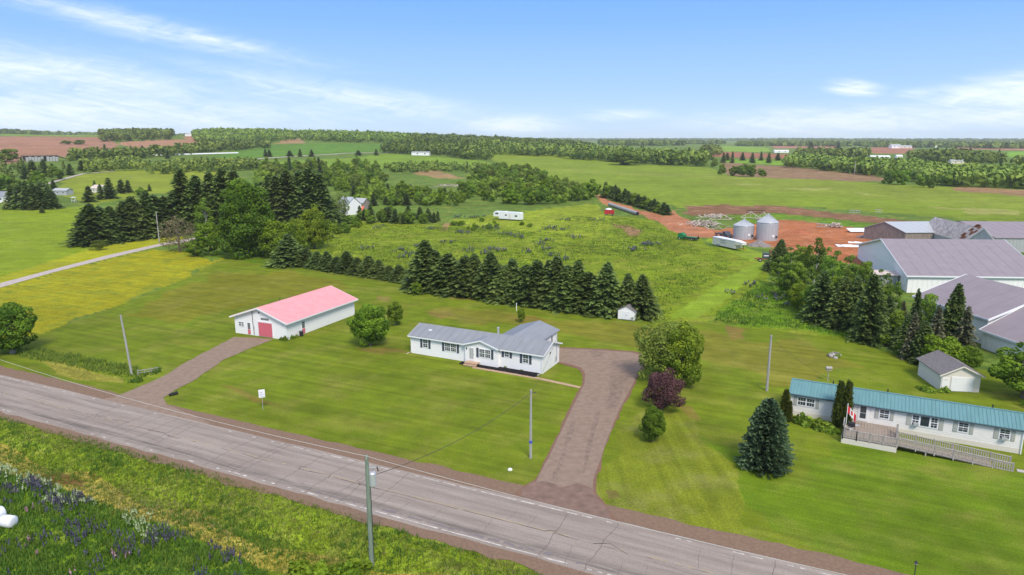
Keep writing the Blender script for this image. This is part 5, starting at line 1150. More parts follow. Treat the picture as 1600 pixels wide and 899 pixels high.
# ---------------------------------------------------------------- woods that read as one mass
def PD(pts):
    """outline given as (bearing, distance) pairs"""
    o = []
    for b_, d in pts: a = math.atan((b_ - 800) / 1045); o.append((d * math.sin(a), d * math.cos(a)))
    return o
def wood(name, polys, n, hr, seed, col='farleaf', w_=(.55, .85), con=.2, m=26, lf=.32):
    """trees standing so close that they read as one mass: one object, every crown a ragged ball or cone of leaf clumps"""
    r = np.random.default_rng(seed); out_ = []; T = []
    areas = []
    for P in polys: A = np.array(P); areas.append(abs(np.dot(A[:, 0], np.roll(A[:, 1], 1)) - np.dot(A[:, 1], np.roll(A[:, 0], 1))) / 2)
    for P, ar in zip(polys, areas):
        A = np.array(P); x0, y0 = A.min(0); x1, y1 = A.max(0); want = int(n * ar / sum(areas)) + 1; XX = []; YY = []
        while len(XX) < want:
            X_ = r.uniform(x0, x1, 4000); Y_ = r.uniform(y0, y1, 4000); ok = inside(P, X_, Y_); XX += list(X_[ok]); YY += list(Y_[ok])
        X_ = np.array(XX[:want]); Y_ = np.array(YY[:want]); Zb = tz(X_, Y_)
        for i in range(want):
            H = r.uniform(*hr) * (1 + .12 * math.sin(X_[i] / 23) * math.cos(Y_[i] / 31)); Wd = H * r.uniform(*w_) / 2; cone = r.random() < con
            if cone:
                u = r.random(m) ** .7; a = r.uniform(0, 6.28, m); rad = (1 - u) * Wd * .75; p = np.stack([X_[i] + np.cos(a) * rad, Y_[i] + np.sin(a) * rad, Zb[i] + H * (.05 + .95 * u)], 1); s = np.stack([np.cos(a), np.sin(a), .3 + 0 * a], 1)
            else:
                s = unit(r.normal(size=(m, 3))); p = np.array([X_[i], Y_[i], Zb[i] + H * .53]) + s * np.array([Wd, Wd, H * .47]) * r.uniform(.6, 1, (m, 1))
            nn = unit(s + r.normal(size=(m, 3)) * .4); uu = unit(np.cross(nn, r.normal(size=(m, 3)))); v = np.cross(nn, uu); sz = Wd * lf * r.uniform(.7, 1.4, (m, 1)) * (.8 if cone else 1)
            q, _ = quads(p, uu * sz, v * sz * .8); out_.append(q); T.append(np.repeat(np.clip((.05 if cone else .40) + .24 * r.normal() + .2 * s[:, 2] + .12 * r.normal(size=m), 0, 1), 4))  # tone varies per crown and rises towards its upper side
    V_ = np.concatenate(out_); F_ = np.arange(len(V_)).reshape(-1, 4)
    o = put(np_mesh(name, V_, F_, [M[col]], tone=np.concatenate(T)), name); return kind(o, 'stuff')
wood('hill_wood', [PD([(186, 1340), (240, 1330), (292, 1380), (294, 1800), (186, 1800)])], 420, (12, 16), 1)
wood('ridge_wood', [PD([(322, 1250), (430, 1230), (478, 1290), (560, 1230), (640, 1230), (665, 1600), (560, 1720), (430, 1720), (325, 1700)])], 1500, (11, 16), 2, con=.12, m=44, lf=.23)
wood('ridge_wood', [PD([(640, 1300), (770, 1180), (900, 1080), (930, 1400), (760, 1750), (650, 1750)])], 1100, (11, 16), 12, con=.12, m=44, lf=.23)
wood('knoll_wood', [PD([(603, 960), (640, 930), (700, 900), (738, 800), (770, 800), (768, 930), (745, 1100), (640, 1120)])], 520, (10, 16), 3, con=.4, m=48, lf=.23)
wood('back_wood', [PD([(742, 960), (850, 930), (900, 860), (950, 810), (1000, 780), (1092, 750), (1092, 860), (1000, 960), (900, 1120), (742, 1150)])], 900, (11, 16), 4, con=.2, m=48, lf=.23)
wood('valley_wood', [GP([(1226, 262), (1260, 264), (1320, 270), (1400, 280), (1470, 292), (1560, 294), (1700, 302), (2000, 320), (2000, 298), (1700, 285), (1500, 277), (1400, 265), (1300, 256), (1240, 252)])], 1000, (8, 12.5), 5, con=.06, m=60, lf=.2, w_=(.7, 1.0))
wood('valley_wood', [GP([(1240, 249), (1300, 250), (1358, 249), (1358, 243), (1280, 240), (1240, 243)]), GP([(1415, 248), (1480, 256), (1568, 259), (1568, 250), (1500, 246), (1430, 244)]), GP([(1560, 262), (1700, 270), (1900, 276), (1900, 262), (1640, 256)]), GP([(1095, 246), (1125, 246), (1125, 236), (1096, 234)])], 750, (9, 14), 6, con=.15)
wood('hedgerow', [GP([(188, 244), (240, 240), (330, 232), (420, 228), (425, 232), (330, 239), (240, 247), (110, 252), (108, 248)])], 330, (7, 12), 13, con=.3, m=30)
wood('hedgerow', [GP([(222, 266), (300, 259), (400, 258), (410, 266), (330, 270), (235, 274)]), GP([(128, 263), (218, 254), (222, 266), (130, 273)])], 330, (5, 9.5), 14, con=.3, m=44, lf=.24)
wood('scrub_band', [GP([(596, 262), (660, 258), (740, 264), (790, 264), (760, 271), (690, 270), (610, 270)])], 150, (3.5, 7), 15, con=.2, m=60, lf=.22, w_=(.7, 1.1))
wood('scrub_band', [GP([(0, 262), (40, 262), (120, 276), (40, 288), (0, 284)])], 30, (5, 9), 16, con=.3, m=60, lf=.22)
wood('undergrowth', [GP([(716, 292), (745, 268), (790, 266), (840, 274), (858, 288), (895, 290), (925, 296), (930, 313), (900, 318), (850, 322), (800, 320), (755, 314), (720, 310)]), GP([(548, 303), (620, 299), (690, 304), (720, 310), (725, 323), (640, 322), (556, 322)]), GP([(505, 268), (560, 258), (596, 270), (602, 290), (590, 300), (545, 304), (508, 292)]), GP([(395, 264), (505, 260), (512, 292), (480, 300), (400, 290)])],
     560, (2.6, 5), 17, col='scrub', con=.05, m=50, lf=.22, w_=(1.0, 1.7))
far_polys = []
rr_ = random.Random(4)
for d0, d1, n, wd in ((1900, 2600, 16, 150), (2700, 3800, 22, 260), (4000, 5600, 26, 420)):
    for i in range(n):
        a = R(rr_.uniform(-44, 46)); d = rr_.uniform(d0, d1)
        if a < R(8) and d < 2600 : continue
        x, y = d * math.sin(a), d * math.cos(a); L = wd * rr_.uniform(.5, 1.3); T_ = wd * rr_.uniform(.12, .3)
        far_polys.append([(x - L, y - T_), (x + L, y - T_ * .6), (x + L, y + T_), (x - L, y + T_)])
def wood_xy(name, polys, per, hr, seed):
    """far woodland: ragged ridges of crowns, one object"""
    r = np.random.default_rng(seed); out_ = []; T = []
    for P in polys:
        A = np.array(P); X_ = r.uniform(A[:, 0].min(), A[:, 0].max(), per); Y_ = r.uniform(A[:, 1].min(), A[:, 1].max(), per); Zb = tz(X_, Y_)
        for i in range(per):
            H = r.uniform(*hr); Wd = H * .8; m = 10; s = unit(r.normal(size=(m, 3))); p = np.array([X_[i], Y_[i], Zb[i] + H * .5]) + s * np.array([Wd, Wd, H * .45]) * .8
            nn = unit(s + r.normal(size=(m, 3)) * .3); uu = unit(np.cross(nn, r.normal(size=(m, 3)))); v = np.cross(nn, uu); sz = Wd * .55
            q, _ = quads(p, uu * sz, v * sz); out_.append(q); T.append(np.full(4 * m, np.clip(.3 + .2 * r.normal(), 0, 1)))
    V_ = np.concatenate(out_); o = put(np_mesh(name, V_, np.arange(len(V_)).reshape(-1, 4), [M['farleaf']], tone=np.concatenate(T)), name); return kind(o, 'stuff')
wood_xy('far_woods', far_polys, 150, (9, 15), 8)
ridge = []
for i in range(100):
    a = R(-50 + 100 * i / 99); d = 6200 + 500 * math.sin(i * .7); x, y = d * math.sin(a), d * math.cos(a); ridge.append([(x - 120, y - 150), (x + 120, y - 150), (x + 120, y + 150), (x - 120, y + 150)])
wood_xy('horizon_woods', ridge, 40, (14, 22), 9)

# ---------------------------------------------------------------- poles and wires
def tube_obj(name, pts, r0, m, parent=None, n=6): return MB().tube(pts, r0, m, n).obj(name, parent)
def utility_pole(px, yb, yt, label, m='pole', r0=.14, lean=0, grp=None, arm=False, cap=True):
    x, y, H = top(px, yb, yt); t = thing('utility_pole', label, 'utility pole', (x, y, float(tz(x, y))), 0, grp)
    MB().tube([(0, 0, -.3), (0, 0, H * .5), (lean, 0, H)], [r0 * 1.15, r0, r0 * .78], M[m], 10).obj('pole', t)
    if cap: MB().tube([(lean, -.12, H - .25), (lean, -.12, H - .05)], .05, M['stone'], 6).obj('insulator', t)
    if arm: MB().bar((-1.1, 0, H - .6), (1.1, 0, H - .6), .12, M[m]).obj('crossarm', t)
    return t, Vector((x + lean, y, H + float(tz(x, y))))
up1, T1 = utility_pole(581, 885, 712, 'greenish treated utility pole with grey transformer in the foreground', 'polegreen', .17)
H = T1.z
MB().lathe([(0, H - 2.0), (.26, H - 1.98), (.28, H - 1.9), (.28, H - .95), (.2, H - .85), (0, H - .82)], M['metal'], 16, (.36, .1)).obj('transformer', up1)
MB().tube([(.36, .1, H - .85), (.36, .1, H - .55)], .04, M['stone'], 6).obj('bushing', up1)
MB().bar((0, .1, H - .5), (.75, .25, H - .55), .06, M['metal']).obj('bracket', up1); MB().bar((.7, .22, H - .5), (.78, .26, H - .85), .07, M['dark']).obj('fuse_cutout', up1)
MB().tube([(.19, 0, H - 1.2), (.2, .03, H * .5), (.19, 0, .2)], .025, M['cable'], 5).obj('conduit', up1)
up2, T2 = utility_pole(829, 716, 609, 'pale utility pole on the front lawn of the bungalow', 'pole', .13); MB().box(-.16, .16, -.16, .16, 1.7, 1.95, M['blue']).obj('blue_band', up2); MB().tube([(.14, 0, T2.z - .35), (.5, .05, T2.z - .35)], .05, M['dark'], 6).obj('bracket', up2)
up3, T3 = utility_pole(206, 586, 492, 'weathered leaning utility pole by the ditch near the garage drive', 'pole', .14, .0); up3.rotation_euler = (0, R(-3.5), 0); T3 = up3.matrix_basis @ Vector((0, 0, T3.z))
up4, T4 = utility_pole(1198, 611, 524, 'pale utility pole on the lawn left of the mobile home', 'pole', .15)
up5, T5 = utility_pole(249, 379, 331, 'pale utility pole in front of the dark spruce row', 'pole', .16)
for i, (a, b, c) in enumerate(((905, 245, 231), (1091, 258, 241), (1335, 272, 252), (195, 248, 234))): utility_pole(a, b, c, ('far pale pole standing before the middle wood', 'far pale pole at the right end of the middle wood', 'far twin armed pole before the valley wood', 'far pale pole above the upper left tree line')[i], 'pole', .3, 0, 'far poles on the horizon fields', i == 2, False)
def wire(a, b, sag, label, m='wire', r0=.013, n=14):
    a, b = Vector(a), Vector(b); pts = [a.lerp(b, i / n) - Vector((0, 0, sag * 4 * (i / n) * (1 - i / n))) for i in range(n + 1)]
    o = tube_obj('overhead_wire', pts, r0, M[m], None, 5); return tag(o, label, 'wire')
pdir = Vector((CA, -SA, 0)); away = Vector((SA, CA, 0))
wire(T1 + Vector((0, -.1, 0)), T1 + pdir * -62 + Vector((0, 0, .3)) + away * 3.0, .8, 'thin pale overhead wire running from the foreground pole towards the left')
wire(T1 + Vector((0, -.1, 0)), T1 + pdir * 52 + Vector((0, 0, .2)) + away * 0, .6, 'thin pale overhead wire running from the foreground pole towards the right')
wire(T1 + Vector((.2, 0, -1.7)), T2 + Vector((0, 0, -.35)), .9, 'dark sagging cable between the foreground pole and the lawn pole', 'cable', .022)
wire(T2 + Vector((0, 0, -.35)), wp((-15.46, 100.57, 0), R(-26.5), (22.12, 4.9, 4.3)), .6, 'thin dark cable from the lawn pole to the end of the bungalow', 'cable', .014)
wire(T4 + Vector((0, 0, -.3)), wp(TAO, TAR, (4.3, 2.7, 4.0)), .4, 'thin dark cable from the pale pole to the mobile home roof', 'cable', .013)

# ---------------------------------------------------------------- small things in the gardens
x, y, H = top(411, 640, 609); t = thing('lawn_sign', 'white square sign with blue scribbled marks on a thin post in the lawn', 'sign', (x, y, 0), R(20))
MB().tube([(0, 0, -.2), (0, 0, H)], .03, M['metal'], 6).obj('post', t); bd_ = MB().box(-.36, .36, -.035, -.005, H - 1.0, H, M['flagwhite']).obj('panel', t)
r_ = random.Random(2)
for i in range(3):
    z = H - .35 - i * .24; pts = [(-.28 + k * .08, -.043, z + r_.uniform(-.05, .06)) for k in range(8 - 2 * (i == 0))]
    MB().tube(pts, .018, M['blue'], 4).obj('blue_mark', bd_)
x, y = G(1427, 912); t = thing('lamp_post', 'small black lantern post in the grass at the bottom right', 'lamp post', (x, y, 0)); H = 1.55
MB().tube([(0, 0, -.2), (0, 0, H)], .035, M['dark'], 8).obj('post', t); MB().lathe([(0, H), (.09, H + .02), (.11, H + .2), (.13, H + .22), (.03, H + .33), (0, H + .36)], M['dark'], 8).obj('lantern', t); MB().lathe([(0, H + .05), (.097, H + .06), (.104, H + .16), (0, H + .17)], M['tin'], 8).obj('lens', t)
def bale(px, yb, label, rot, s=1.0):
    x, y = G(px, yb); t = thing('wrapped_bale', label, 'bale', (x, y, float(tz(x, y)) + .58 * s), rot, 'white wrapped bales')
    n = 20; prof = [(-.72, 0), (-.71, .35), (-.66, .52), (-.58, .60), (0, .63), (.58, .60), (.66, .52), (.71, .35), (.72, 0)]
    o = MB().tube([(a * s, 0, 0) for a, b in prof], [max(.01, b * s) for a, b in prof], M['plasticwhite'], n).obj('wrap', t)
    for p in o.data.polygons: p.use_smooth = True
    MB().tube([(0, -.6 * s, .0), (0, -.62 * s, -.15)], .01, M['plasticwhite'], 5).obj('film_tail', t)
bale(14, 823, 'white plastic wrapped round bale in the flower meadow at the left edge', R(-10), .85); bale(-6, 815, 'second white wrapped bale cut by the left edge', R(60), 1.0)
x, y = G(797, 735); t = thing('marker_stone', 'small white stone on the front lawn near the road', 'stone', (x, y, 0)); o = MB().lathe([(.2, -.05), (.22, .08), (.15, .2), (0, .25)], M['trim'], 9).obj('cap', t); o.scale = (1.1, .8, 1)
x, y = G(807, 486); t = thing('white_post', 'thin white post beside the sapling behind the bungalow', 'post', (x, y, 0)); MB().tube([(0, 0, -.1), (0, 0, 1.5)], .07, M['trim'], 8).obj('shaft', t); MB().lathe([(0, 1.5), (.09, 1.5), (.03, 1.58), (0, 1.6)], M['trim'], 8).obj('cap', t)
x, y = G(271, 618); t = thing('culvert_pipe', 'short black culvert pipe end beside the garage drive', 'pipe', (x, y, 0), R(40)); MB().tube([(-.5, 0, .15), (.5, 0, .28)], .2, M['rubber'], 12).obj('pipe', t); MB().tube([(.45, 0, .27), (.52, 0, .285)], .24, M['rubber'], 12).obj('rim', t)
x, y = G(231, 584); t = thing('ditch_fence', 'broken grey wooden railing by the leaning pole', 'fence', (x, y, 0), R(38))
for i in range(4): MB().bar((i * .8 - 1.2, 0, -.1), (i * .8 - 1.2, 0, .8 - .1 * (i % 2)), .09, M['pole']).obj('post', t)
for z in (.35, .68): MB().bar((-1.3, 0, z), (1.4, 0, z - .08), .07, M['pole']).obj('rail', t)
x, y = G(1304, 557); t = thing('rock_garden', 'round heap of stones and flowers on the right lawn', 'rock garden', (x, y, 0))
r_ = random.Random(8)
for i in range(16):
    a = r_.uniform(0, 6.28); q = r_.uniform(.1, 1.1); s_ = r_.uniform(.18, .34); o = MB().lathe([(s_, -.1), (s_ * 1.05, s_ * .3), (s_ * .6, s_ * .75), (0, s_ * .85)], M['stone'] if i % 3 else M['gravelpile'], 7).obj('stone', t); o.location = (math.cos(a) * q, math.sin(a) * q, .5 * (1.15 - q)); o.rotation_euler = (r_.uniform(-.3, .3), r_.uniform(-.3, .3), a)
put(bush_mesh('plants', M['scrub'], 3, .9, .7, 160, .1), 'plants', t)
x, y, H = top(1293, 596, 575); t = thing('bird_feeder', 'wooden bird feeder on a thin post behind the mobile home', 'bird feeder', (x, y, 0)); MB().bar((0, 0, -.2), (0, 0, H - .3), .08, M['wood']).obj('post', t)
MB().box(-.35, .35, -.25, .25, H - .3, H - .24, M['wood']).obj('tray', t); MB().add([(-.4, -.3, H), (.4, -.3, H), (.4, .3, H), (-.4, .3, H), (-.4, 0, H + .2), (.4, 0, H + .2)], [(0, 1, 5, 4), (2, 3, 4, 5), (1, 2, 5), (3, 0, 4), (0, 3, 2, 1)], M['pole']).obj('roof', t)
for a in (-.3, .3): MB().bar((a, 0, H - .25), (a, 0, H + .05), .05, M['wood']).obj('upright', t)
# planting against the buildings
def bushes(px_list, label_fmt, grp, m='scrub', R_=.55, H_=.6):
    me = bush_mesh('low_bush', M[m], 77, 1, 1, 220, .13)
    for i, (a, b) in enumerate(px_list):
        x, y = G(a, b); o = put(me, 'low_bush', None, (x, y, float(tz(x, y)) - .05), i * 1.3, (R_ * (1 + .3 * (i % 3 - 1)), R_, H_ * (1 + .25 * ((i * 2) % 3 - 1)))); tag(o, label_fmt.format(ORD[i]), 'shrub', grp)
bushes([(440, 531), (446, 532), (455, 529), (463, 527)], 'low weedy clump, {} from the left at the near corner of the red roofed garage', 'weeds at the garage corner')
bushes([(1245, 659), (1253, 661), (1262, 664), (1271, 667), (1280, 670), (1290, 672), (1300, 676)], 'leafy garden plant, {} from the left in the bed under the mobile home window', 'bed plants under the mobile home window', 'scrub', .95, .9)
bushes([(1436, 607), (1444, 611), (1452, 613), (1468, 613), (1478, 613), (1512, 609), (1520, 607)], 'low clump of weeds, {} from the left around the shingled garage', 'weeds round the shingled garage')
bushes([(762, 571), (790, 575), (815, 579), (838, 583)], 'small green bedding plant, {} from the left in the mulch bed', 'plants in the mulch bed', 'scrub', .3, .35)
bushes([(500, 511), (512, 506), (520, 502), (528, 496)], 'small weed clump, {} from the left along the long side of the red roofed garage', 'weeds along the garage side', 'scrub', .4, .45)
bushes([(525, 896), (545, 898), (556, 889), (500, 893), (470, 897)], 'bushy green weed, {} in the row beside the foot of the foreground pole', 'bushy weeds at the foreground pole', 'bright', 1.0, .8)

# ---------------------------------------------------------------- farm yard things
def at(px, yb): x, y = G(px, yb); return (x, y, float(tz(x, y)))
def span(a, b):
    A, B = at(*a), at(*b); return A, math.dist(A[:2], B[:2]), math.atan2(B[1] - A[1], B[0] - A[0])
def wheel(t, x, y, r0, w_=.22, m='rubber'):
    wl = MB().tube([(x, y - w_ / 2, r0), (x, y + w_ / 2, r0)], r0, M[m], 14).obj('wheel', t); MB().tube([(x, y - w_ / 2 - .02, r0), (x, y + w_ / 2 + .02, r0)], r0 * .5, M['tin'], 10).obj('rim', wl)
# fifth wheel camper
A, L, an = span((771, 343), (827, 347)); L = min(L, 12.5)
t = thing('camper_trailer', 'long white fifth wheel camper parked in the rough meadow', 'camper', A, an)
MB().add([(0, 0, 1.3), (2.6, 0, 1.3), (2.6, 0, .5), (L, 0, .5), (L, 0, 3.0), (L - .25, 0, 3.25), (2.5, 0, 3.35), (.6, 0, 3.35), (0, 0, 2.7)] + [(0, 2.5, 1.3), (2.6, 2.5, 1.3), (2.6, 2.5, .5), (L, 2.5, .5), (L, 2.5, 3.0), (L - .25, 2.5, 3.25), (2.5, 2.5, 3.35), (.6, 2.5, 3.35), (0, 2.5, 2.7)],
         [tuple(range(9)), tuple(range(17, 8, -1))] + [(i, i + 9, (i + 1) % 9 + 9, (i + 1) % 9) for i in range(9)], M['trim']).obj('body', t)
for a, b, z0, z1 in ((.9, 2.3, 2.2, 2.8), (L - 2.6, L - 1.4, 1.6, 2.2), (5.4, 6.3, 1.8, 2.3)): box('window', t, a, b, -.03, -.002, z0, z1, M['glass'])
box('door', t, 7.2, 7.9, -.03, -.002, .7, 2.7, M['cream'])
for i in (0, 1): wheel(t, L * .62 + i * .95, .15, .38)
MB().box(L * .4, L * .4 + .8, .9, 1.6, 3.3, 3.55, M['trim']).obj('roof_unit', t)
# cream livestock trailer
A, L, an = span((1113, 384), (1149, 392)); L = 10.4
t = thing('livestock_trailer', 'cream gooseneck livestock trailer with white roof before the grain bins', 'trailer', A, an)
MB().box(0, L, 0, 2.5, .55, 2.75, M['cream']).obj('body', t); MB().add([(L, 0, 1.7), (L, 2.5, 1.7), (L, 2.5, 2.75), (L, 0, 2.75), (L + 2.6, .5, 1.9), (L + 2.6, 2.0, 1.9), (L + 2.6, 2.0, 2.45), (L + 2.6, .5, 2.45)], [(0, 1, 5, 4), (3, 7, 6, 2), (4, 5, 6, 7), (0, 4, 7, 3), (1, 2, 6, 5)], M['cream']).obj('nose', t)
MB().slab([(-.05, -.05, 2.85), (L + .05, -.05, 2.85), (L + .05, 2.55, 2.85), (-.05, 2.55, 2.85)], .09, M['trim']).obj('roof', t); MB().slab([(L + .06, -.02, 2.80), (L + 2.6, .45, 2.55), (L + 2.6, 2.05, 2.55), (L + .06, 2.52, 2.80)], .05, M['trim']).obj('nose_roof', t)
box('air_slot', t, 3.6, 6.2, -.02, -.002, 2.2, 2.32, M['dark']); box('air_slot', t, 3.6, 6.2, -.02, -.002, 1.55, 1.67, M['dark'])
for i in (0, 1): wheel(t, 2.3 + i * .95, .1, .42)
MB().bar((L + 2.2, 1.25, 1.9), (L + 2.2, 1.25, .4), .12, M['dark']).obj('hitch_leg', t); MB().bar((L + .1, 1.25, .7), (L + 3.4, 1.25, .8), .15, M['red']).obj('drawbar', t)
# dark flatbed behind it
t = thing('flatbed_truck', 'dark green flatbed truck behind the cream livestock trailer', 'truck', at(1116, 369), an)
MB().box(0, 4.2, 0, 2.2, .9, 1.15, M['dark']).obj('bed', t); MB().add([(4.3, 0, .6), (6.6, 0, .6), (6.6, 0, 1.3), (5.7, 0, 1.45), (5.3, 0, 2.1), (4.3, 0, 2.1)] + [(4.3, 2.1, .6), (6.6, 2.1, .6), (6.6, 2.1, 1.3), (5.7, 2.1, 1.45), (5.3, 2.1, 2.1), (4.3, 2.1, 2.1)], [tuple(range(6)), tuple(range(11, 5, -1))] + [(i, i + 6, (i + 1) % 6 + 6, (i + 1) % 6) for i in range(6)], M['shutter']).obj('cab', t)
box('cab_window', t, 4.5, 5.25, -.03, -.002, 1.45, 2.0, M['glass'])
for a in (.9, 5.7):
    for b in (.1, 2.0): wheel(t, a, b, .42)
# green implement
A, L, an = span((1058, 374), (1086, 377)); t = thing('farm_implement', 'green and black farm implement standing on the worn grass by the red track', 'farm implement', A, an)
MB().add([(0, 0, .4), (2.0, 0, .4), (2.3, 0, 1.4), (1.4, 0, 2.2), (.2, 0, 2.0)] + [(0, 2, .4), (2.0, 2, .4), (2.3, 2, 1.4), (1.4, 2, 2.2), (.2, 2, 2.0)], [tuple(range(5)), tuple(range(9, 4, -1))] + [(i, i + 5, (i + 1) % 5 + 5, (i + 1) % 5) for i in range(5)], M['green']).obj('housing', t)
MB().box(2.3, 7.0, .1, 2.0, .45, .9, M['dark']).obj('frame', t); MB().box(2.5, 6.6, .3, 1.8, .92, 1.1, M['green']).obj('deck', t); MB().bar((7.0, 1, .5), (7.0, 1, 1.6), .3, M['dark']).obj('mast', t)
wheel(t, .9, .0, .45); wheel(t, 5.2, .1, .4); wheel(t, 5.2, 2.0, .4)
# red wagon
t = thing('hay_wagon', 'red high sided wagon in the grass left of the long culvert', 'wagon', at(944, 337), R(-15))
for i in range(5): box('slat', t, .05, 4.0, -.03, .03, .8 + i * .32, 1.03 + i * .32, M['red'])
for i in range(6): box('stake', t, .05 + i * .76, .15 + i * .76, -.08, -.032, .5, 2.4, M['red'])
box('floor', t, 0, 4.05, .04, 2.2, .7, .8, M['red']); box('rear_board', t, 3.95, 4.05, .05, 2.2, .82, 2.3, M['red']); box('back_side', t, .05, 3.94, 2.12, 2.2, .82, 2.3, M['red'])
for a in (.8, 3.2):
    for b in (.1, 2.1): wheel(t, a, b, .38)
t = thing('boat_cover', 'small white tarpaulin beside the red wagon', 'tarpaulin', at(951, 328)); MB().lathe([(1.6, 0), (1.3, .5), (.5, .75), (0, .78)], M['trim'], 9).obj('sheet', t)
# long culvert
a = at(952, 322); b = at(996, 337); t = thing('culvert', 'long grey corrugated steel culvert lying beside the red track', 'culvert', a, math.atan2(b[1] - a[1], b[0] - a[0])); L = math.dist(a[:2], b[:2]); pr_ = []
n = 46
MB().tube([(L * i / n, 0, .85 + (b[2] - a[2]) * i / n) for i in range(n + 1)], [.84 if i % 2 else .78 for i in range(n + 1)], M['pole'], 16, cap=False).obj('pipe', t); MB().tube([(L + .02, 0, .85 + b[2] - a[2]), (L + .04, 0, .85 + b[2] - a[2])], .72, M['dark'], 16).obj('mouth_shade', t)  # dark disc over the open end stands for the shade inside the pipe
# lumber and truss heaps
plank = MB().box(-.5, .5, -.09, .09, -.04, .04, M['pink']).mesh('plank'); plank2 = MB().box(-.5, .5, -.07, .07, -.05, .05, M['oldwood']).mesh('plank')
def heap(px0, px1, yb, n, hmax, label, seed, rad=None, deep=8):
    A, L, an = span((px0, yb), (px1, yb)); r = random.Random(seed); t = thing('lumber_heap', label, 'heap', A, an)
    for i in range(n):
        x = r.gauss(.5, .24) * L; y = r.gauss(0, .4) * deep; h_ = hmax * max(0, 1 - ((x / L - .5) / .55) ** 2) * max(0, 1 - (y / deep) ** 2)
        o = put(plank if r.random() < .68 else plank2, 'plank', t, (x, y, r.uniform(0, 1) * h_ + .1), (r.uniform(-.25, .25), r.uniform(-.5, .5), r.uniform(0, 3.14))); o.scale = (r.uniform(1.2, 3.8), r.uniform(.8, 2.6), 1)
heap(1074, 1128, 352, 150, 1.7, 'large pale heap of broken boards beside the red track', 1, deep=11)
heap(1092, 1140, 340, 60, 1.2, 'second heap of boards and brush behind the large pale heap', 2, deep=9)
heap(674, 722, 292, 70, 1.6, 'pale heap of rubble and boards in the clearing beyond the thicket', 7, deep=9); heap(1182, 1196, 345, 16, .9, 'few loose boards behind the grain bins', 3, deep=4); heap(1296, 1312, 355, 46, 1.3, 'round brown brush heap at the back of the red yard', 4, deep=3)
heap(1372, 1396, 372, 22, 1.0, 'scattered boards beside the old wooden barn', 6, deep=3)
def truss(px, yb, L, H, label, rot):
    t = thing('roof_truss', label, 'roof truss', at(px, yb), rot, 'roof trusses leaning by the board heaps')
    P = [(0, 0, .1), (L, 0, .1), (L / 2, 0, H)]
    for a, b in ((0, 1), (1, 2), (2, 0)): MB().bar(P[a], P[b], .2, M['pink']).obj('chord', t)
    for k in (.25, .5, .75): MB().bar((L * k, 0, .1), (L * k, 0, H * (1 - abs(k - .5) * 2) * .98), .14, M['pink']).obj('web', t)
truss(1108, 343, 9, 2.4, 'pale roof truss propped on the large heap', R(-6)); truss(1157, 340, 8, 2.6, 'pale roof truss behind the smaller grain bin', R(-30)); truss(1184, 340, 5, 2.4, 'short pale roof truss between the two grain bins', R(-50))
for i, (px, yb, w_, label) in enumerate(((1172, 333, 14, 'dark steel frame on the bank at the field margin'), (1282, 355, 8, 'pale box frame at the back of the red yard'), (1333, 333, 8, 'weathered crate on the brown field margin'), (1374, 332, 5, 'pale crate right of the weathered crate'))):
    t = thing('frame_box', label, 'frame', at(px - 5, yb), R(-8)); n_ = int(w_ / 1.3)
    for z in (.05, 1.1): MB().bar((0, 0, z), (w_ * .55, 0, z), .14, M['pole' if i else 'dark']).obj('rail', t); MB().bar((0, 1.6, z), (w_ * .55, 1.6, z), .14, M['pole' if i else 'dark']).obj('rail', t)
    for k in range(n_ // 2 + 1): MB().bar((k * 1.3, 0, 0), (k * 1.3, 0, 1.15), .12, M['pole' if i else 'dark']).obj('upright', t)
def mound(px, yb, Rx, Ry, H_, m, label, nm='gravel_heap', cat='heap'):
    r = np.random.default_rng(int(px)); vs = [(0, 0, H_)]; fs = []; n = 22
    for k in range(1, 6):
        for j in range(n):
            a = 2 * math.pi * j / n; f = k / 5; q = 1 + .08 * r.normal(); vs.append((math.cos(a) * Rx * f * q, math.sin(a) * Ry * f * q, H_ * (1 - f) ** 1.15 + .08 * r.normal() * (k < 5) - (.1 if k == 5 else 0)))
    for j in range(n):
        fs.append((0, 1 + j, 1 + (j + 1) % n))
        for k in range(4): b = 1 + k * n; fs.append((b + j, b + n + j, b + n + (j + 1) % n, b + (j + 1) % n))
    x, y, z = at(px, yb); o = MB().add(vs, fs, m).obj(nm); o.location = (x, y + Ry * .7, z)
    return tag(o, label, cat)
mound(1190, 386, 3.9, 3.2, 2.0, M['gravelpile'], 'grey brown gravel heap in front of the grain bins')
mound(1250, 365, 6, 3, .9, mat('red_clay', (.36, .13, .07), .95, .05, (1, .25)), 'low mound of red clay in the middle of the red yard', 'clay_mound', 'mound')
mound(1360, 372, 4, 2.5, 1.1, M['gravelpile'], 'dark rubble heap beside the left corner of the largest barn', 'rubble_heap', 'heap')
def sheet_thing(px, yb, w_, d, label, m, rot, h=.35, n=3, seed=1):
    r = random.Random(seed); t = thing('metal_sheets', label, 'sheeting', at(px, yb), rot)
    for i in range(n):
        x = i * w_ / n * .8; b = MB(); z = h + r.uniform(-.1, .2)
        b.slab([(x, 0, z * .4), (x + w_ / n * 1.1, r.uniform(-.4, .4), z * .5), (x + w_ / n * 1.2, d, z + r.uniform(0, .5)), (x + r.uniform(-.4, .4), d, z + .3)], .05, m); b.obj('sheet', t)
sheet_thing(1329, 364, 7.5, 4.0, 'crumpled white roofing sheets at the back of the red yard', M['trim'], R(-6), .9, 3, 1)
sheet_thing(1309, 386, 7, 1.8, 'flat white sheets lying on the red yard', M['trim'], R(-8), .08, 3, 2); sheet_thing(1326, 380, 4.5, 1.2, 'smaller white sheet on the red yard beside the barn', M['trim'], R(-10), .08, 2, 3)
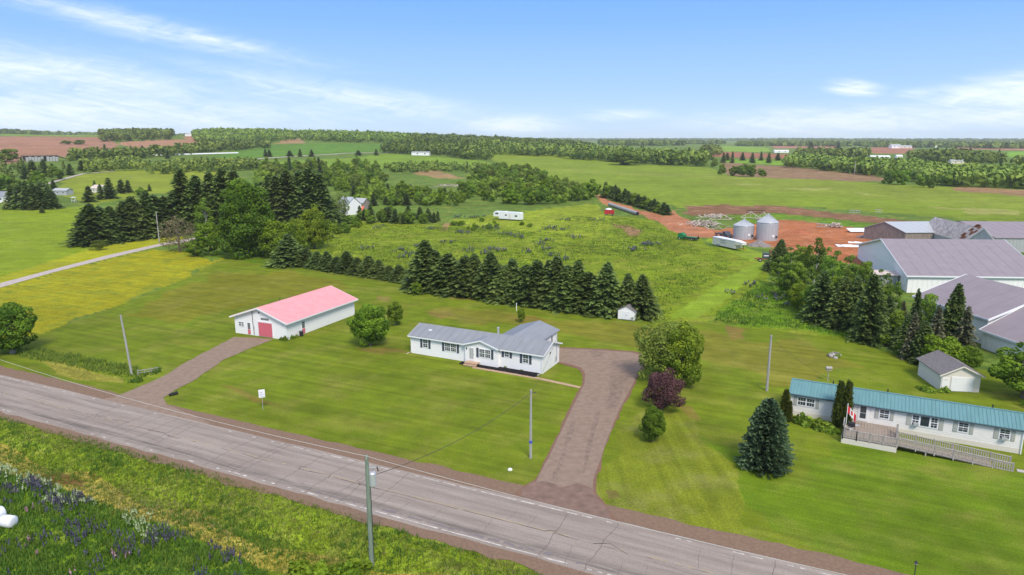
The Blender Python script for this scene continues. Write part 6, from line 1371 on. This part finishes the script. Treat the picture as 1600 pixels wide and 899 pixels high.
# rusty machine beside the grove
t = thing('rusty_harvester', 'old rusty field machine with grey engine at the upper left of the right grove', 'farm machine', at(1180, 409), R(-8))
MB().bar((0, 0, .7), (5.4, 0, .8), .22, M['rust']).obj('frame_beam', t); MB().bar((0, 1.4, .7), (5.4, 1.4, .8), .22, M['rust']).obj('frame_beam', t)
for x in (.3, 1.8, 3.6, 5.1): MB().bar((x, 0, .75), (x, 1.4, .75), .16, M['rust']).obj('cross_beam', t)
MB().box(2.0, 3.6, .2, 1.3, .95, 2.3, M['shutter']).obj('engine', t); MB().box(2.15, 3.4, .12, .198, 1.5, 1.75, M['trim']).obj('grille', t); MB().tube([(3.9, .7, .9), (3.9, .7, 3.2)], .1, M['cream'], 8).obj('exhaust', t)
MB().box(3.7, 5.0, .2, 1.2, 1.6, 3.2, M['rust']).obj('hopper', t); MB().bar((4.6, -.3, .8), (4.9, -.8, .2), .12, M['orange']).obj('tine_arm', t)
wheel(t, 1.2, -.25, .45); wheel(t, 4.6, -.9, .42, .18, 'rust'); wheel(t, 1.2, 1.7, .45)

# ---------------------------------------------------------------- farmhouse in the grove and the far buildings
def house(px, yb, L, D, h, hr, rot, wm, rm, name, label, cat, wins=2, ridge='x', extra=None):
    t = thing(name, label, cat, at(px, yb), rot)
    part('wall', t, lambda b: gable_shell(b, L, D, h, hr, wm, ridge=ridge, z0=-1))
    part('roof', t, lambda b: roof_x(b, 0, L, 0, D, h, hr, rm, .3, .3, .1) if ridge == 'x' else swap(roof_x(b, 0, D, 0, L, h, hr, rm, .3, .3, .1)))
    for i in range(wins):
        x = L * (i + .7) / (wins + .4); f = box('window', t, x, x + L * .07 + .5, -.06, -.002, h * .42, h * .78, M['trim']); box('pane', f, x + .1, x + L * .07 + .4, -.08, -.062, h * .42 + .1, h * .78 - .1, M['glass'])
    return t
house(526, 335, 6.8, 8, 4.2, 7.2, R(-38), M['white'], M['metal'], 'farmhouse', 'white farmhouse with steep pale tin roof half hidden in the left grove', 'house', 3)
fs = house(553, 327, 5.2, 5, 3.0, 4.8, R(-25), M['oldwood'], M['tin'], 'woodshed', 'grey woodshed with an orange red sheet beside the white farmhouse', 'shed', 1)
fs['label'] = 'dark grey woodshed beside the white farmhouse in the grove'
t = thing('orange_tarpaulin', 'orange red tarpaulin slope in front of the grey woodshed', 'tarpaulin', at(556, 330), R(-25)); MB().slab([(0, -2.2, .7), (5.4, -2.4, .6), (5.0, -.3, 2.3), (.3, -.3, 2.5)], .06, M['orange']).obj('sheet', t); MB().bar((0.1, -2.1, 0), (0.1, -2.1, .7), .08, M['oldwood']).obj('prop', t)
x, y, z = at(349, 362); t = thing('turret_house', 'grey pointed turret of a house hidden behind the huge maple', 'house', (x, y, z), R(10))
Hc = top(349, 362, 320)[2]; Hb = top(349, 362, 347)[2]
MB().lathe([(0, -.5), (1.5, -.5), (1.5, Hb), (0, Hb)], M['white'], 8).obj('turret_wall', t); MB().lathe([(1.75, Hb - .1), (0, Hc)], M['shutter'] if False else M['metal'], 8).obj('turret_roof', t)
part('wall', t, lambda b: gable_shell(b, 8, 7, Hb * .6, Hb * .95, M['white'], x0=1.2, z0=-1)); part('roof', t, lambda b: roof_x(b, 1.2, 9.2, 0, 7, Hb * .6, Hb * .95, M['shingle']))
FB = [(643, 243, 23, 9, 3.6, 4.6, -4, 'white', 'tin', 'long white bungalow in front of the middle knoll wood', 'house'), (749, 214, 22, 12, 4, 7, 5, 'cream', 'tin', 'pale farm roof on the skyline of the middle ridge', 'barn'),
      (952, 223, 40, 18, 6, 9, 4, 'white', 'metal', 'white barn on the far fields behind the middle wood', 'barn'), (1066, 225, 18, 12, 6, 9, 4, 'white', 'tin', 'small white building at the end of the pink far field', 'barn'), (1152, 219.5, 60, 25, 9, 13, 4, 'white', 'metal', 'white building on the far horizon left of centre right', 'barn'),
      (1210, 239, 27, 10, 3.4, 5.2, -3, 'white', 'trim', 'long white barn before the second red far field', 'barn'), (1196, 228, 55, 16, 6, 8, 3, 'tin', 'metal', 'long grey barn at the upper edge of the far red field', 'barn'), (1262, 228, 40, 14, 5, 7, 3, 'tin', 'tin', 'low grey roofs right of the long grey barn', 'barn'),
      (1361, 249, 26, 10, 3.2, 5, -5, 'white', 'trim', 'low white roofed barn before the valley wood', 'barn'), (1401, 248, 8, 7, 3.2, 5, -5, 'white', 'trim', 'small white house right of the low white roofed barn', 'house'),
      (1393, 232, 26, 16, 7, 11, 0, 'white', 'metal', 'tall white barn of the far farm on the right', 'barn'), (1408, 232, 30, 14, 5, 8, 0, 'cream', 'tin', 'cream building between the white barns of the far farm', 'barn'), (1432, 231, 60, 14, 5, 8, -2, 'white', 'metal', 'longest white barn of the far farm on the right', 'barn'),
      (1274, 244, 6, 5, 3, 4.5, 0, 'white', 'tin', 'tiny white shed before the far wood', 'shed'), (1594, 232, 18, 12, 6, 10, 0, 'white', 'tin', 'white house at the far right on the horizon', 'house'), (1486, 256, 14, 8, 3, 4.5, -10, 'cream', 'tin', 'pale roof between the two valley woods', 'house'),
      (83, 305, 8, 5, 2.4, 3.4, -8, 'tin', 'tin', 'low pale outbuilding behind the upper left clump', 'shed'), (142, 301, 7, 6, 2.4, 4, -20, 'cream', 'pink', 'small house with pinkish roof behind the small spruce group', 'house'), (289, 213, 20, 10, 4, 6, 0, 'white', 'tin', 'white speck of a house on the left skyline', 'house')]
for a in FB: house(a[0], a[1], a[2], a[3], a[4], a[5], R(a[6]), M[a[7]], M[a[8]], 'far_' + a[10] if a[10] != 'house' else 'farm_house', a[9], a[10], 2 if a[1] > 230 else 0)
house(-22, 316, 16, 8, 2.8, 4.8, R(-12), M['white'], M['roofgrey'], 'white_cottage', 'white cottage with grey roof at the left edge beside the spruce clump', 'house', 3)
# grey machine shed, upper left
A, L, an = span((36, 253), (103, 252)); t = thing('machine_shed', 'long grey open fronted machine shed before the ploughed hill', 'shed', A, an); L *= .82
MB().add([(0, 7, -1), (L, 7, -1), (L, 7, 4.0), (0, 7, 4.0)], [(0, 1, 2, 3)], M['tin']).obj('back_wall', t)
MB().slab([(-.4, -.5, 5.6), (L + .4, -.5, 5.6), (L + .4, 7.5, 4.2), (-.4, 7.5, 4.2)], .2, M['oldwood']).obj('roof', t); MB().add([(L, 0, -1), (L, 7, -1), (L, 7, 4.1), (L, 0, 5.3)], [(0, 1, 2, 3)], M['tin']).obj('end_wall', t); MB().add([(0, 0, -1), (0, 7, -1), (0, 7, 4.1), (0, 0, 5.3)], [(0, 3, 2, 1)], M['tin']).obj('end_wall', t)
for i in range(13):
    x = L * i / 12; MB().bar((x, 0, -1), (x, 0, 5.3), .4, M['oldwood']).obj('post', t)
    if i not in (0, 7, 12) and i < 12: box('wall_panel', t, x + .25, x + L / 12 - .25, -.02, .05, -.6, 4.6 - .6 * (i % 2), M['tin'])
MB().slab([(L, -.4, 5.3), (L + 12, 3, 1.0), (L + 12, 8, 1.0), (L, 7, 4.3)], .15, M['metal']).obj('lean_to_roof', t)
t = thing('polytunnel', 'long low white plastic strip across the upper left fields', 'polytunnel', (0, 0, 0)); pts = [G(212 + i * 8, 244.2 - i * .22) for i in range(21)]
MB().tube([(x, y, float(tz(x, y)) + .3) for x, y in pts], 1.1, M['plasticwhite'], 8).obj('cover', t); part('end_board', t, lambda b: b.bar((pts[0][0], pts[0][1], float(tz(*pts[0]))), (pts[0][0], pts[0][1], float(tz(*pts[0])) + 1.6), 1.6, M['trim']))
t = thing('tractor', 'small red farm tractor far up in the left fields', 'tractor', at(163, 246), R(10)); MB().box(0, 3.0, 0, 1.6, 1.2, 2.4, M['orange']).obj('bonnet', t); MB().box(3.0, 5.0, -.1, 1.7, 1.6, 4.0, M['red']).obj('cab', t); wheel(t, .9, -.2, .8, .4); wheel(t, 3.9, -.35, 1.2, .5); wheel(t, .9, 1.8, .8, .4); wheel(t, 3.9, 1.95, 1.2, .5)
t = thing('garden_swing', 'white garden swing with canopy on the upper left lawn', 'swing', at(113, 316), R(-10))
for a in (0, 1.8):
    MB().bar((a, -.6, 0), (a, 0, 2.2), .1, M['trim']).obj('leg', t); MB().bar((a, .6, 0), (a, 0, 2.2), .1, M['trim']).obj('leg', t)
MB().slab([(-.3, -.7, 2.3), (2.1, -.7, 2.3), (2.1, .7, 2.45), (-.3, .7, 2.45)], .06, M['trim']).obj('canopy', t); box('seat', t, .2, 1.6, -.25, .25, .6, .7, M['trim'])

# ---------------------------------------------------------------- grass, weeds and flowers
tuftm = leaf_mat('grass_blades', (.07, .13, .012), (.22, .30, .045), 0, .3); drym = leaf_mat('dry_grass_blades', (.20, .17, .05), (.42, .36, .17), 0, .2)
weedm = leaf_mat('weed_leaves', (.055, .125, .014), (.14, .25, .03), 0, .25); lup = leaf_mat('lupin_flowers', (.06, .065, .08), (.15, .135, .20), 0, .1); lupp = leaf_mat('pink_lupin_flowers', (.34, .16, .22), (.55, .34, .38), 0, .1)
umb = leaf_mat('white_umbels', (.28, .36, .16), (.55, .60, .38), 0, .1)
def blades(name, X_, Y_, h, w_, m, seed, nb=5, spread=.16, tone=(.4, .25), z=0):
    r = np.random.default_rng(seed); n = len(X_); X_ = np.repeat(X_, nb); Y_ = np.repeat(Y_, nb); hh = np.repeat(h, nb) * r.uniform(.6, 1.2, n * nb)
    Z_ = tz(X_, Y_); a = r.uniform(0, 6.28, n * nb); ox = r.normal(size=n * nb) * spread; oy = r.normal(size=n * nb) * spread; lean = r.normal(size=(n * nb, 2)) * hh[:, None] * .32
    bx, by = X_ + ox, Y_ + oy; V_ = np.empty((n * nb, 3, 3)); ww = w_ * r.uniform(.6, 1.3, n * nb)
    V_[:, 0] = np.stack([bx - np.cos(a) * ww, by - np.sin(a) * ww, Z_ - .03], 1); V_[:, 1] = np.stack([bx + np.cos(a) * ww, by + np.sin(a) * ww, Z_ - .03], 1); V_[:, 2] = np.stack([bx + lean[:, 0], by + lean[:, 1], Z_ + hh], 1)
    base = np.repeat(np.clip(tone[0] + tone[1] * r.normal(size=n), 0, 1), nb); T = np.stack([base * .6, base * .6, np.clip(base + .25, 0, 1)], 1).ravel()  # blades are darker at the foot, lighter at the tip
    return kind(put(np_mesh(name, V_.reshape(-1, 3), np.arange(len(V_) * 3).reshape(-1, 3), [m], tone=T), name), 'stuff')
def scat(poly, dens, seed, clump=None, world=False, thr=0.0):
    P = GP(poly) if not world else poly; A = np.array(P); r = np.random.default_rng(seed); x0, y0 = A.min(0); x1, y1 = A.max(0); n = int((x1 - x0) * (y1 - y0) * dens); X_ = r.uniform(x0, x1, n); Y_ = r.uniform(y0, y1, n); ok = inside(P, X_, Y_)
    if clump: ok &= vnoise(X_, Y_, clump, seed) + .35 * r.normal(size=n) > thr
    return X_[ok], Y_[ok]
RV = np.random.default_rng(1)
FM = [(-60, 700), (0, 738), (60, 754), (150, 787), (300, 844), (400, 882), (440, 930), (300, 960), (-60, 960)]       # the flower meadow
VG = [(-60, 640), (0, 652), (200, 704), (495, 790), (640, 834), (900, 915), (900, 960), (440, 960), (400, 880), (300, 842), (150, 785), (60, 752), (0, 735), (-60, 700)]
X_, Y_ = scat(VG, 13, 3); blades('verge_grass', X_, Y_, RV.uniform(.10, .34, len(X_)), .035, tuftm, 1, 5, .12, (.45, .3))
X_, Y_ = scat(VG, 9, 4, 5, thr=.25); blades('dry_grass', X_, Y_, RV.uniform(.15, .35, len(X_)), .03, drym, 2, 5, .15)
X_, Y_ = scat(VG, 5, 44, 2.6, thr=.35); blades('tall_verge_weeds', X_, Y_, RV.uniform(.3, .55, len(X_)), .06, weedm, 22, 6, .15, (.6, .3))
X_, Y_ = scat(FM, 13, 5); blades('meadow_weeds', X_, Y_, RV.uniform(.2, .5, len(X_)), .08, weedm, 3, 5, .16, (.62, .4))
X_, Y_ = scat(FM, 8, 6, 1.2, thr=.1); blades('meadow_grass', X_, Y_, RV.uniform(.3, .7, len(X_)), .05, tuftm, 4, 5, .14, (.6, .3))
def spikes(name, X_, Y_, m, seed, h=(.5, .85), w_=.05, nb=3):
    """flower spikes: short stacks of florets on each plant"""
    r = np.random.default_rng(seed); n = len(X_) * nb; X2 = np.repeat(X_, nb) + r.normal(size=n) * .14; Y2 = np.repeat(Y_, nb) + r.normal(size=n) * .14; hh = r.uniform(*h, n); Z2 = tz(X2, Y2); Cs = []; Us = []; Ws = []
    for k in range(4):
        f = 1 - k * .13; a = r.uniform(0, 6.28, n); ww = w_ * (.55 + .2 * k); Cs.append(np.stack([X2, Y2, Z2 + hh * f], 1)); Us.append(np.stack([np.cos(a) * ww, np.sin(a) * ww, 0 * a], 1)); Ws.append(np.stack([-np.sin(a) * ww * .5, np.cos(a) * ww * .5, .06 + 0 * a], 1))
    V_, F_ = quads(np.concatenate(Cs), np.concatenate(Us), np.concatenate(Ws)); return kind(put(np_mesh(name, V_, F_, [m], tone=np.repeat(np.tile(np.clip(.4 + .3 * r.normal(size=n), 0, 1), 4), 4)), name), 'stuff')
def near_edge(X_, Y_, dens_off, seed):
    t_ = X_ * SA + Y_ * CA; r = np.random.default_rng(seed); return r.random(len(X_)) < np.exp(-np.abs(t_ - dens_off) / 4.2)
X_, Y_ = scat(FM, 9, 7, 1.3, thr=.3); k = near_edge(X_, Y_, 34, 1); spikes('lupins', X_[k], Y_[k], lup, 5)
X_, Y_ = scat(FM, 1.2, 8, 1.3, thr=.95); k = near_edge(X_, Y_, 31, 3); spikes('pink_lupins', X_[k], Y_[k], lupp, 6, nb=3)
X_, Y_ = scat([(-60, 700), (0, 730), (100, 762), (160, 795), (60, 790), (0, 760), (-60, 730)], 7, 9, 1.2, thr=.05); spikes('white_umbels', X_, Y_, umb, 7, (.4, .7), .06, 3)
X_, Y_ = scat([(190, 798), (250, 812), (320, 842), (350, 862), (300, 870), (230, 850), (190, 820)], 6, 10, 2, thr=.3); spikes('white_umbels', X_, Y_, umb, 8, (.4, .7), .055, 2)
# the overgrown bank left of the garage drive and the rough pasture behind the hedge
X_, Y_ = scat([(28, 545), (70, 545), (120, 556), (170, 566), (215, 575), (222, 592), (190, 588), (140, 578), (80, 565), (30, 556)], 5, 11); blades('bank_weeds', X_, Y_, RV.uniform(.15, .65, len(X_)), .12, tuftm, 8, 6, .3, (.75, .3))
X_, Y_ = scat([(200, 600), (250, 575), (252, 580), (215, 600)], 5, 12); blades('bank_weeds', X_, Y_, RV.uniform(.4, .8, len(X_)), .1, weedm, 9, 6, .2, (.4, .25))
RMD = [(445, 402), (520, 372), (560, 350), (700, 356), (830, 352), (900, 338), (1000, 345), (1060, 368), (1100, 392), (1150, 410), (1060, 470), (1040, 492), (1000, 497), (640, 436)]
X_, Y_ = scat(RMD, .6, 13, 9, thr=.2); blades('pasture_weeds', X_, Y_, RV.uniform(.12, .34, len(X_)), .17, weedm, 10, 5, .5, (.7, .3))
X_, Y_ = scat(RMD, .5, 14, 14, thr=.3); blades('pasture_grass', X_, Y_, RV.uniform(.3, .6, len(X_)), .16, tuftm, 11, 5, .5, (.75, .25))
X_, Y_ = scat([(1110, 500), (1190, 442), (1230, 452), (1300, 492), (1335, 528), (1240, 512), (1110, 503)], 1.8, 15, 6, thr=0); blades('pasture_weeds', X_, Y_, RV.uniform(.3, .65, len(X_)), .12, weedm, 12, 5, .4, (.6, .3))
greylup = leaf_mat('far_lupin_heads', (.10, .10, .12), (.20, .19, .24), 0, .1)
r = np.random.default_rng(21); LX = []; LY = []
for a, b in [(626, 393), (640, 398), (632, 402), (652, 386), (735, 392), (758, 396), (770, 390), (782, 393), (845, 382), (852, 389), (826, 394), (718, 364), (726, 364), (790, 367), (800, 369), (812, 372), (850, 377), (862, 356), (855, 360), (875, 359), (882, 345), (935, 345), (988, 392), (992, 390), (1006, 384), (1012, 383), (1020, 383), (573, 389), (592, 356), (675, 358), (760, 356), (770, 358), (715, 340), (735, 341), (748, 340), (585, 344), (700, 380), (900, 372), (860, 400), (880, 405), (1175, 446), (1168, 448), (1205, 462), (1215, 470), (1222, 466), (1190, 470), (1232, 478), (1142, 458), (1225, 455)]:
    x, y = G(a, b); n = 11 if b < 430 else 4; sc_ = math.hypot(x, y) / 260 * (1 if b < 430 else .6); LX += list(x + r.normal(size=n) * 1.5 * sc_); LY += list(y + r.normal(size=n) * 2.2 * sc_)
LX, LY = np.array(LX), np.array(LY); blades('lupin_leaves', LX, LY, RV.uniform(.4, .8, len(LX)), .16, weedm, 13, 4, .3, (.3, .2)); spikes('lupin_patches', LX, LY, greylup, 14, (.6, 1.0), .17, 2)

# ---------------------------------------------------------------- air
hz = bpy.data.materials.new('haze_air'); hz.use_nodes = True; t = hz.node_tree; t.nodes.clear(); o_ = t.nodes.new('ShaderNodeOutputMaterial'); v_ = t.nodes.new('ShaderNodeVolumePrincipled')
v_.inputs['Color'].default_value = (.93, .96, 1, 1); v_.inputs['Density'].default_value = .00008; v_.inputs['Anisotropy'].default_value = 0; t.links.new(v_.outputs[0], o_.inputs['Volume'])
o = MB().box(-12500, 12500, -12500, 12500, -4, 128, hz).obj('haze'); kind(o, 'stuff')
